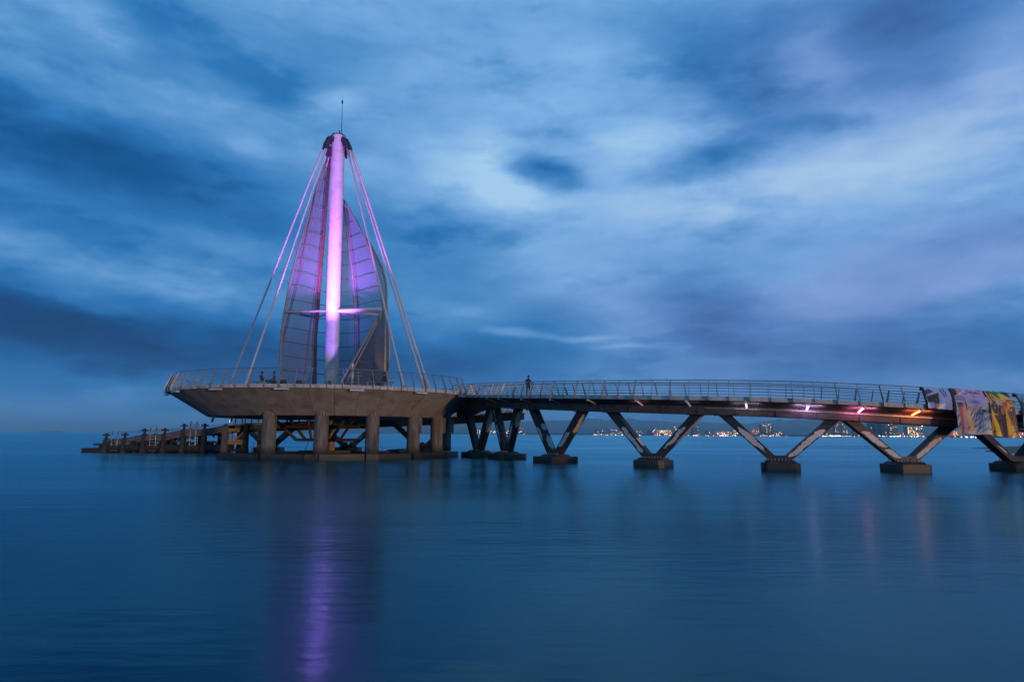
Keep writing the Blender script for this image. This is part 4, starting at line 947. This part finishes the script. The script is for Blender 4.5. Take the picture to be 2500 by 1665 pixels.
# ------------------------------------------------------------------ benches and people
def bench(p, rz, label):
    o = thing('bench', label, 'bench', p, rz, 'low benches on the platform'); mb = MB(); mb.box((0, 0, .42), (2.6, .5, .07)); link('seat', mb.mesh('seat', DECK), o, loc=(0, 0, 0))
    for x in (-1, 1): mb = MB(); mb.box((0, 0, .195), (.14, .4, .37)); link('leg', mb.mesh('leg', STEEL), o, loc=(x, 0, 0))
def skin(name, joints, bones, mats, parent, subd=2):
    me = bpy.data.meshes.new(name); me.from_pydata([j[0] for j in joints], bones, [])
    o = bpy.data.objects.new(name, me); COL.objects.link(o)
    for m in mats: me.materials.append(m)
    sk = o.modifiers.new('skin', 'SKIN'); d = me.skin_vertices[0].data
    for i, j in enumerate(joints): r = j[1]; d[i].radius = r if isinstance(r, tuple) else (r, r); d[i].use_root = (i == 0)
    s = o.modifiers.new('sub', 'SUBSURF'); s.levels = s.render_levels = subd
    dg = bpy.context.evaluated_depsgraph_get(); dg.update(); me2 = bpy.data.meshes.new_from_object(o.evaluated_get(dg)); o.modifiers.clear(); o.data = me2
    for p in me2.polygons: p.use_smooth = True
    o.parent = parent; return o
def cloth(name, c, rough=.85): return mat(name, c, tuple(x * 1.4 for x in c), rough, scale=9)
SKIN_ = cloth('skin_tone', (.16, .09, .06), .6); HAIR = cloth('dark_hair', (.008, .007, .007)); NAVY = cloth('navy_cloth', (.012, .014, .024)); JEAN = cloth('dark_jeans', (.03, .045, .09)); BLK = cloth('black_cloth', (.010, .010, .012)); PALE = cloth('pale_cloth', (.42, .40, .42)); PINK = cloth('pink_cloth', (.09, .04, .05))
def person(pose, p, rz, label, top, bottom, lean=0.0, k=1.0, bag=False):
    o = thing('person', label, 'person', p, rz)
    if pose == 'stand':
        J = [((0, 0, .95), (.15, .11)), ((0, .02, 1.18), (.13, .10)), ((0, .03, 1.40), (.17, .11)), ((0, .04, 1.50), (.06, .06)), ((0, .08, 1.60), (.075, .09)), ((0, .09, 1.69), (.07, .085)),
             ((.10, 0, .88), .10), ((.12, .03, .50), .075), ((.13, -.04, .10), .05), ((.13, .10, .04), (.05, .035)),
             ((-.10, 0, .88), .10), ((-.11, .10, .50), .075), ((-.12, .12, .10), .05), ((-.12, .26, .04), (.05, .035)),
             ((.21, .03, 1.40), .06), ((.26, .02, 1.13), .05), ((.22, .22, .98), .04), ((.18, .34, 1.02), (.035, .025)),
             ((-.21, .03, 1.40), .06), ((-.27, .04, 1.13), .05), ((-.22, .24, 1.0), .04), ((-.16, .36, 1.03), (.035, .025))]
        Bn = [(0, 1), (1, 2), (2, 3), (3, 4), (4, 5), (0, 6), (6, 7), (7, 8), (8, 9), (0, 10), (10, 11), (11, 12), (12, 13), (2, 14), (14, 15), (15, 16), (16, 17), (2, 18), (18, 19), (19, 20), (20, 21)]
        hz, hc = 1.5, V((0, .09, 1.67)); wz_ = .92
    else:
        fw = .52 if pose == 'sit' else .62
        J = [((0, 0, .52), (.16, .13)), ((0, -.02 + lean * .3, .74), (.14, .11)), ((0, lean * .8, .98), (.18, .11)), ((0, lean + .02, 1.08), (.06, .06)), ((0, lean + .07, 1.17), (.075, .09)), ((0, lean + .08, 1.27), (.07, .085)),
             ((.11, .12, .52), .095), ((.13, fw, .54), .075), ((.13, fw + (.06 if pose == 'sit' else .40), .12 if pose == 'sit' else .30), .05), ((.13, fw + (.2 if pose == 'sit' else .50), .04 if pose == 'sit' else .30), (.05, .035)),
             ((-.11, .12, .52), .095), ((-.13, fw - .03, .55), .075), ((-.13, fw + (.0 if pose == 'sit' else .36), .12 if pose == 'sit' else .32), .05), ((-.13, fw + (.15 if pose == 'sit' else .46), .04 if pose == 'sit' else .32), (.05, .035)),
             ((.22, lean * .8, .96), .06), ((.27, lean + .08, .74), .05), ((.20, .34, .66), .04), ((.14, .44, .64), (.035, .025)),
             ((-.22, lean * .8, .96), .06), ((-.27, lean + .10, .74), .05), ((-.20, .36, .66), .04), ((-.12, .46, .64), (.035, .025))]
        Bn = [(0, 1), (1, 2), (2, 3), (3, 4), (4, 5), (0, 6), (6, 7), (7, 8), (8, 9), (0, 10), (10, 11), (11, 12), (12, 13), (2, 14), (14, 15), (15, 16), (16, 17), (2, 18), (18, 19), (19, 20), (20, 21)]
        hz, hc = 1.075, V((0, lean + .075, 1.25)); wz_ = .6
    b = skin('body', J, Bn, [top, bottom, SKIN_, BLK], o)
    for pl in b.data.polygons:
        c = pl.center
        armf = abs(c.x) < .25 and c.y > .3 and (c.z > .62 if pose != 'stand' else .93 < c.z < 1.08)
        if c.z > hz: pl.material_index = 2
        elif pose == 'stand': pl.material_index = 3 if c.z < .09 else (1 if c.z < wz_ else 0)
        else: pl.material_index = 3 if c.z < .10 else (1 if (c.z < wz_ + .05 and (c.y > .05 or c.z < .5)) else 0)
        if armf and pose == 'stand' and c.y > .30: pl.material_index = 2
        if pose != 'stand' and c.z > .61 and c.y > .42 and c.z < .70 and abs(c.x) < .2: pl.material_index = 2
    me = MB(); me.lathe([(.02, -.10), (.095, -.06), (.112, .0), (.10, .07), (.05, .115), (.01, .12)], 14, (hc.x, hc.y - .025, hc.z + .03)); ob = me.mesh('hair', HAIR, True); link('hair', ob, o, loc=(0, 0, 0))
    me = MB(); me.lathe([(.005, -.03), (.018, -.02), (.014, .01), (.004, .025)], 8, (hc.x, hc.y + .105, hc.z - .03)); link('nose', me.mesh('nose', SKIN_, True), o, loc=(0, 0, 0))
    if bag:
        me = MB(); me.lathe([(.15, 0), (.20, .1), (.19, .28), (.10, .36)], 12, (.22, .28, .47)); link('bag', me.mesh('bag', PALE, True), o, loc=(0, 0, 0))
    return o
s_ = s_of(1292, -.4); pp = bp(s_, -.3, .275); td = tang(s_)
person('stand', pp, math.atan2(td.y, td.x) - math.pi / 2, 'person in dark clothes walking alone on the footbridge near the platform', BLK, NAVY)
# the benches stand on the deck near the front rail
def dk(px, y): q = at(px, 930, y); return V((q.x, y, DZ))
pL = dk(655, 57.9); pRt = dk(926, 57.9)
bench(pL + V((0, 0, 0)), 0, 'low bench under the couple sitting left of the sail'); bench(pRt, 0, 'low bench under the pair sitting in front of the right sail edge')
person('legs', pL + V((-.62, 0, -.05)), rad(-90), 'person in dark jacket sitting left of the sail with legs stretched out', BLK, NAVY, lean=-.02)
person('sit', pL + V((.52, .05, -.05)), rad(100), 'person in pink with pale bag on the lap, seated facing the dark jacket', PINK, NAVY, lean=.0, bag=True)
person('sit', pRt + V((-.62, 0, -.05)), rad(-75), 'person in dark jacket and jeans seated left of two at the right sail edge', NAVY, JEAN, lean=.06)
person('sit', pRt + V((.52, 0, -.05)), rad(70), 'person in black seated right of two at the amber lit sail edge', BLK, JEAN, lean=.04)

# ------------------------------------------------------------------ posters draped over the bridge railing
def inpoly(x, y, P):
    c = False; j = len(P) - 1
    for i in range(len(P)):
        if (P[i][1] > y) != (P[j][1] > y) and x < (P[j][0] - P[i][0]) * (y - P[i][1]) / (P[j][1] - P[i][1]) + P[i][0]: c = not c
        j = i
    return c
def dseg(x, y, a, b):
    dx, dy = b[0] - a[0], b[1] - a[1]; t = max(0, min(1, ((x - a[0]) * dx + (y - a[1]) * dy) / (dx * dx + dy * dy + 1e-9))); return math.hypot(x - a[0] - t * dx, y - a[1] - t * dy)
def stroke(x, y, P, w): return any(dseg(x, y, a, b) < w for a, b in zip(P, P[1:]))
def nz2(x, y, s, o=0): return mnoise.noise(V((x * s, y * s, o)))
def mixc(a, b, t): t = max(0, min(1, t)); return tuple(p + (q - p) * t for p, q in zip(a, b))
# poster coordinates: x 0..1 left to right, y 0..1.42 top to bottom for the tall ones
def art_blue(x, y):
    c = mixc((205, 175, 200), (150, 168, 195), y * .9)
    c = mixc(c, (95, 118, 160), .9 * max(0, 1 - math.hypot((x - .58) / .22, (y - .50) / .10)))
    if y > .62:
        c = mixc(c, (128, 140, 160), .6); d = nz2(x * 1.6 + y * 1.2, y * .7 - x * .3, 7, 3)
        if d > .18: c = mixc(c, (62, 74, 95), .75)
        if d < -.28: c = mixc(c, (205, 195, 180), .6)
    if y > 1.22: c = mixc(c, (185, 178, 172), (y - 1.22) * 5)
    if inpoly(x, y, [(.42, .72), (.58, .56), (.66, .62), (.52, .86), (.44, .84)]) and nz2(x, y, 26) > -.05: c = (150, 130, 90)
    for k in range(5):
        if stroke(x, y, [(.34 + k * .085, 1.02), (.44 + k * .085, .80)], .012): c = (52, 60, 80)
    if math.hypot((x - .80) / .09, (y - .74) / .045) < 1: c = (70, 62, 58)
    # sailor figure on the left
    if inpoly(x, y, [(.07, .62), (.22, .62), (.30, 1.42), (.12, 1.42)]): c = (150, 92, 92) if x < .19 else (178, 150, 150)
    if inpoly(x, y, [(.20, .50), (.27, .50), (.36, .86), (.46, 1.16), (.36, 1.20), (.26, .88)]): c = (196, 140, 110)
    if inpoly(x, y, [(.30, .90), (.36, .90), (.48, 1.26), (.38, 1.30)]): c = (214, 150, 60)
    if inpoly(x, y, [(.0, .40), (.07, .28), (.22, .27), (.33, .36), (.34, .52), (.22, .56), (.11, .62), (.0, .56)]):
        c = (205, 200, 210) if int(y * 38) % 2 else (44, 60, 100)
    if inpoly(x, y, [(.07, .56), (.22, .54), (.22, .66), (.06, .68)]): c = (60, 66, 96)
    if inpoly(x, y, [(.03, .06), (.14, .10), (.16, .26), (.05, .36), (.0, .30)]): c = (70, 34, 30)
    if inpoly(x, y, [(.14, .09), (.21, .10), (.225, .18), (.20, .24), (.15, .25)]): c = (192, 122, 96)
    if inpoly(x, y, [(.02, .02), (.12, -.01), (.30, .05), (.28, .09), (.14, .09), (.02, .12)]): c = (30, 32, 50)
    if stroke(x, y, [(.22, .05), (.30, .13), (.28, .19)], .012): c = (36, 36, 52)
    if stroke(x, y, [(.20, .28), (.42, .10)], .012): c = (225, 215, 215)
    if x < .05 and y < .3: c = (28, 44, 92)
    ink = (66, 52, 86)
    A = [[(.42, .26), (.50, .10), (.55, .24)], [(.44, .21), (.56, .19)], [(.56, .20), (.60, .16), (.62, .22), (.57, .22), (.56, .20)], [(.62, .16), (.61, .36), (.58, .34)], [(.65, .17), (.65, .23), (.69, .22), (.70, .17), (.70, .24)],
         [(.73, .21), (.76, .18), (.74, .16), (.72, .20), (.74, .24), (.77, .23)], [(.80, .06), (.79, .25)], [(.79, .20), (.82, .17), (.84, .25)], [(.37, .22), (.35, .25), (.38, .27), (.42, .26)], [(.80, .06), (.86, .14), (.94, .10), (.99, .04)]]
    if any(stroke(x, y, s, .0085) for s in A): c = ink
    if stroke(x, y, [(.66, .335), (.78, .34)], .006) and int(x * 90) % 4: c = (90, 80, 105)
    if stroke(x, y, [(.80, .335), (.92, .345)], .007) and int(x * 90) % 5: c = (150, 70, 85)
    return c
def art_gold(x, y):
    c = mixc((205, 165, 80), (170, 130, 70), y)
    if nz2(x, y, 5, 2) > .15: c = (120, 96, 56)
    if inpoly(x, y, [(.30, .06), (.95, .10), (1, .40), (.70, .46), (.34, .24)]): c = (196, 178, 120)
    if inpoly(x, y, [(.40, .02), (.30, .22), (.48, .34), (.62, .18)]): c = (34, 112, 52)
    if inpoly(x, y, [(.48, .20), (.64, .16), (.86, .34), (.78, .44), (.56, .34)]): c = (222, 176, 32)
    if inpoly(x, y, [(.52, .06), (.92, .08), (1, .30), (.86, .24), (.64, .14)]): c = (52, 54, 78)
    if inpoly(x, y, [(.66, .34), (.82, .36), (.80, .50), (.66, .48)]): c = (196, 88, 40)
    if stroke(x, y, [(.10, .14), (.20, .46)], .022) or stroke(x, y, [(.12, .12), (.34, .44)], .016) or stroke(x, y, [(.76, .36), (1, .38)], .018): c = (30, 34, 36)
    if inpoly(x, y, [(.26, .34), (.56, .42), (.52, .58), (.28, .56)]): c = (190, 168, 162)
    if inpoly(x, y, [(0, .50), (.50, .54), (.36, .84), (.14, .76)]): c = (34, 32, 40) if nz2(x, y, 14) < .25 else (150, 130, 90)
    if inpoly(x, y, [(.50, .44), (.62, .44), (.48, .84), (.34, .90)]): c = (176, 104, 66)
    if inpoly(x, y, [(.0, .66), (.10, .76), (.28, 1.1), (.36, 1.42), (.22, 1.42), (.10, 1.0)]): c = (236, 192, 72)
    if inpoly(x, y, [(.12, .84), (.60, .76), (.62, 1.42), (.38, 1.42), (.30, 1.1)]): c = (92, 62, 50) if nz2(x, y, 16, 5) > -.1 else (40, 38, 52)
    if inpoly(x, y, [(.56, .62), (.68, .80), (.82, 1.04), (.92, 1.42), (.66, 1.42), (.60, 1.0)]): c = (238, 178, 38) if nz2(x, y, 12, 8) > -.25 else (216, 120, 30)
    if inpoly(x, y, [(.66, .50), (1, .56), (1, 1.36), (.90, 1.30), (.84, 1.0), (.70, .78)]):
        v = nz2(x, y, 22, 9); c = (150, 110, 84) if v > .1 else ((70, 66, 90) if v < -.15 else (110, 80, 66))
    if math.hypot((x - .72) / .16, (y - .58) / .14) < 1 and nz2(x, y, 9, 1) > 0: c = (214, 160, 44)
    return c
def art_boat(x, y):
    c = mixc((176, 190, 214), (120, 140, 188), y)
    if nz2(x, y * 2.4, 6, 6) > .2: c = mixc(c, (205, 190, 196), .7)
    if y < .06: c = (222, 205, 200)
    if inpoly(x, y, [(.0, .34), (.52, .22), (.40, .58), (.30, .66), (.02, .60)]): c = (34, 30, 32) if nz2(x, y, 12) < .2 else (110, 76, 56)
    if inpoly(x, y, [(0, .2), (.18, .14), (.36, .20), (.02, .3)]): c = (86, 82, 96)
    if stroke(x, y, [(.62, .14), (.70, .30)], .02) or stroke(x, y, [(.72, .10), (.78, .28)], .02): c = (70, 62, 70)
    if math.hypot(x - .88, (y - .34)) < .035: c = (236, 180, 160)
    if x > .84 and x < .93 and y > .36: c = mixc(c, (206, 150, 150), .5)
    return c
def art_teal(x, y):
    c = mixc((150, 160, 185), (60, 110, 130), y); v = nz2(x, y, 9, 4)
    return mixc(c, (60, 50, 60) if v > 0 else (180, 160, 160), min(1, abs(v) * 3) * (.8 if .25 < y < .7 else .3))
def poster_mat():
    m = bpy.data.materials.new('printed_vinyl'); m.use_nodes = True; nt = m.node_tree; b = nt.nodes['Principled BSDF']; a = nt.nodes.new('ShaderNodeVertexColor'); a.layer_name = 'print'
    g = nt.nodes.new('ShaderNodeMix'); g.data_type = 'RGBA'; g.blend_type = 'MULTIPLY'; g.inputs[0].default_value = 1; g.inputs[7].default_value = (.74, .72, .70, 1)
    nt.links.new(a.outputs[0], g.inputs[6]); nt.links.new(g.outputs[2], b.inputs['Base Color']); b.inputs['Roughness'].default_value = .38; return m
PM = poster_mat()
def poster(px0, px1, hang, art, H, label, nx, ny, lift=.05, seed=1):
    s0, s1 = s_of(px0), s_of(px1); st = bp((s0 + s1) / 2, HW, 0)
    o = thing('poster', label, 'poster', st, group=None)
    prof = [(-.42, .95), (-.36, 1.38), (-.29, 1.42), (-.22, 1.36), (-.08, 1.08), (.02 + lift, .75), (.09 + lift, .40), (.11 + lift, 0), (.11 + lift, -.6 if hang > .6 else -hang * .5), (.09 + lift, -hang)]
    L_ = [0]
    for a, b in zip(prof, prof[1:]): L_.append(L_[-1] + math.hypot(a[0] - b[0], a[1] - b[1]))
    Lf = L_[2]; tot = L_[-1]
    def pr(d):
        for k in range(len(prof) - 1):
            if d <= L_[k + 1]: t = (d - L_[k]) / (L_[k + 1] - L_[k]); return lerp(prof[k][0], prof[k + 1][0], t), lerp(prof[k][1], prof[k + 1][1], t)
        return prof[-1]
    pts = []; cols = []
    for j in range(ny + 1):
        v = j / ny; d = lerp(Lf - .30, tot, v)
        for i in range(nx + 1):
            u = i / nx; ofs, z = pr(d); s = lerp(s0, s1, u)
            w = .045 * math.sin(u * 11 + seed) * max(0, v - .3) + .03 * math.sin(v * 7 + u * 4 + seed) * (1 if v > .25 else .2)
            z += -.05 * math.sin(u * math.pi) * v * 0 + (.03 * math.sin(u * 9) if v > .9 else 0)
            pts.append(bp(s, HW + ofs + w, z) if True else None)
            cols.append(art(u, max(0, (v - .04)) / .96 * H))
    me = bpy.data.meshes.new('print_sheet'); k = nx + 1
    me.from_pydata([tuple(p) for p in pts], [], [(j * k + i, j * k + i + 1, (j + 1) * k + i + 1, (j + 1) * k + i) for j in range(ny) for i in range(nx)])
    ca = me.color_attributes.new('print', 'FLOAT_COLOR', 'POINT'); buf = []
    for c in cols:
        g_ = sum(c) / 3; c = tuple(max(4, min(250, (g_ + (x - g_) * 1.45 - 118) * 1.22 + 116)) for x in c); l = lin(c); buf += [l[0], l[1], l[2], 1]
    ca.data.foreach_set('color', buf); me.materials.append(PM); me.polygons.foreach_set('use_smooth', [True] * len(me.polygons)); ob = link('print_sheet', me, o)
    so = ob.modifiers.new('thickness', 'SOLIDIFY'); so.thickness = .006
    for q in (1,):     # dark hem strap on the left edge
        mb = MB(); P = [bp(s0 - .02, HW + pr(d)[0] + .03, pr(d)[1]) for d in [lerp(Lf - .3, min(tot, Lf + 1.6), t / 14) for t in range(15)]]
        T = tang(s0); a = [p - V((T.x, T.y, 0)) * .09 for p in P]; b = [p + V((T.x, T.y, 0)) * .07 for p in P]
        mb.poly(a + b, [(t, t + 1, 16 + t, 15 + t) for t in range(14)]); q2 = mb.build('strap', NAVY, o); q2.modifiers.new('thickness', 'SOLIDIFY').thickness = .02
poster(2262, 2330, -.40, art_boat, .75, 'short white poster of a dark boat hung over the bridge railing, leftmost of the posters', 70, 50, .0, 1)
poster(2330, 2412, 1.42, art_blue, 1.42, 'long pale blue poster with a woman in striped shirt and handwritten title', 130, 190, .05, 2)
poster(2414, 2474, 1.50, art_gold, 1.42, 'long golden poster with green and yellow pattern, right of the woman poster', 90, 150, .05, 3)
poster(2492, 2560, .75, art_teal, 1.0, 'teal poster cut off by the right edge of the picture', 50, 60, .05, 4)

# ------------------------------------------------------------------ air
def haze():
    mb = MB(); mb.box((0, 22800, 144.5), (81000, 46500, 291))
    m = bpy.data.materials.new('haze_air'); m.use_nodes = True; N = m.node_tree.nodes; N.clear(); o = N.new('ShaderNodeOutputMaterial'); v = N.new('ShaderNodeVolumePrincipled')
    v.inputs['Density'].default_value = 1.05e-4; v.inputs['Color'].default_value = (.50, .84, 1, 1); m.node_tree.links.new(v.outputs[0], o.inputs['Volume'])
    mb.build('haze', m, kind='stuff')
haze()
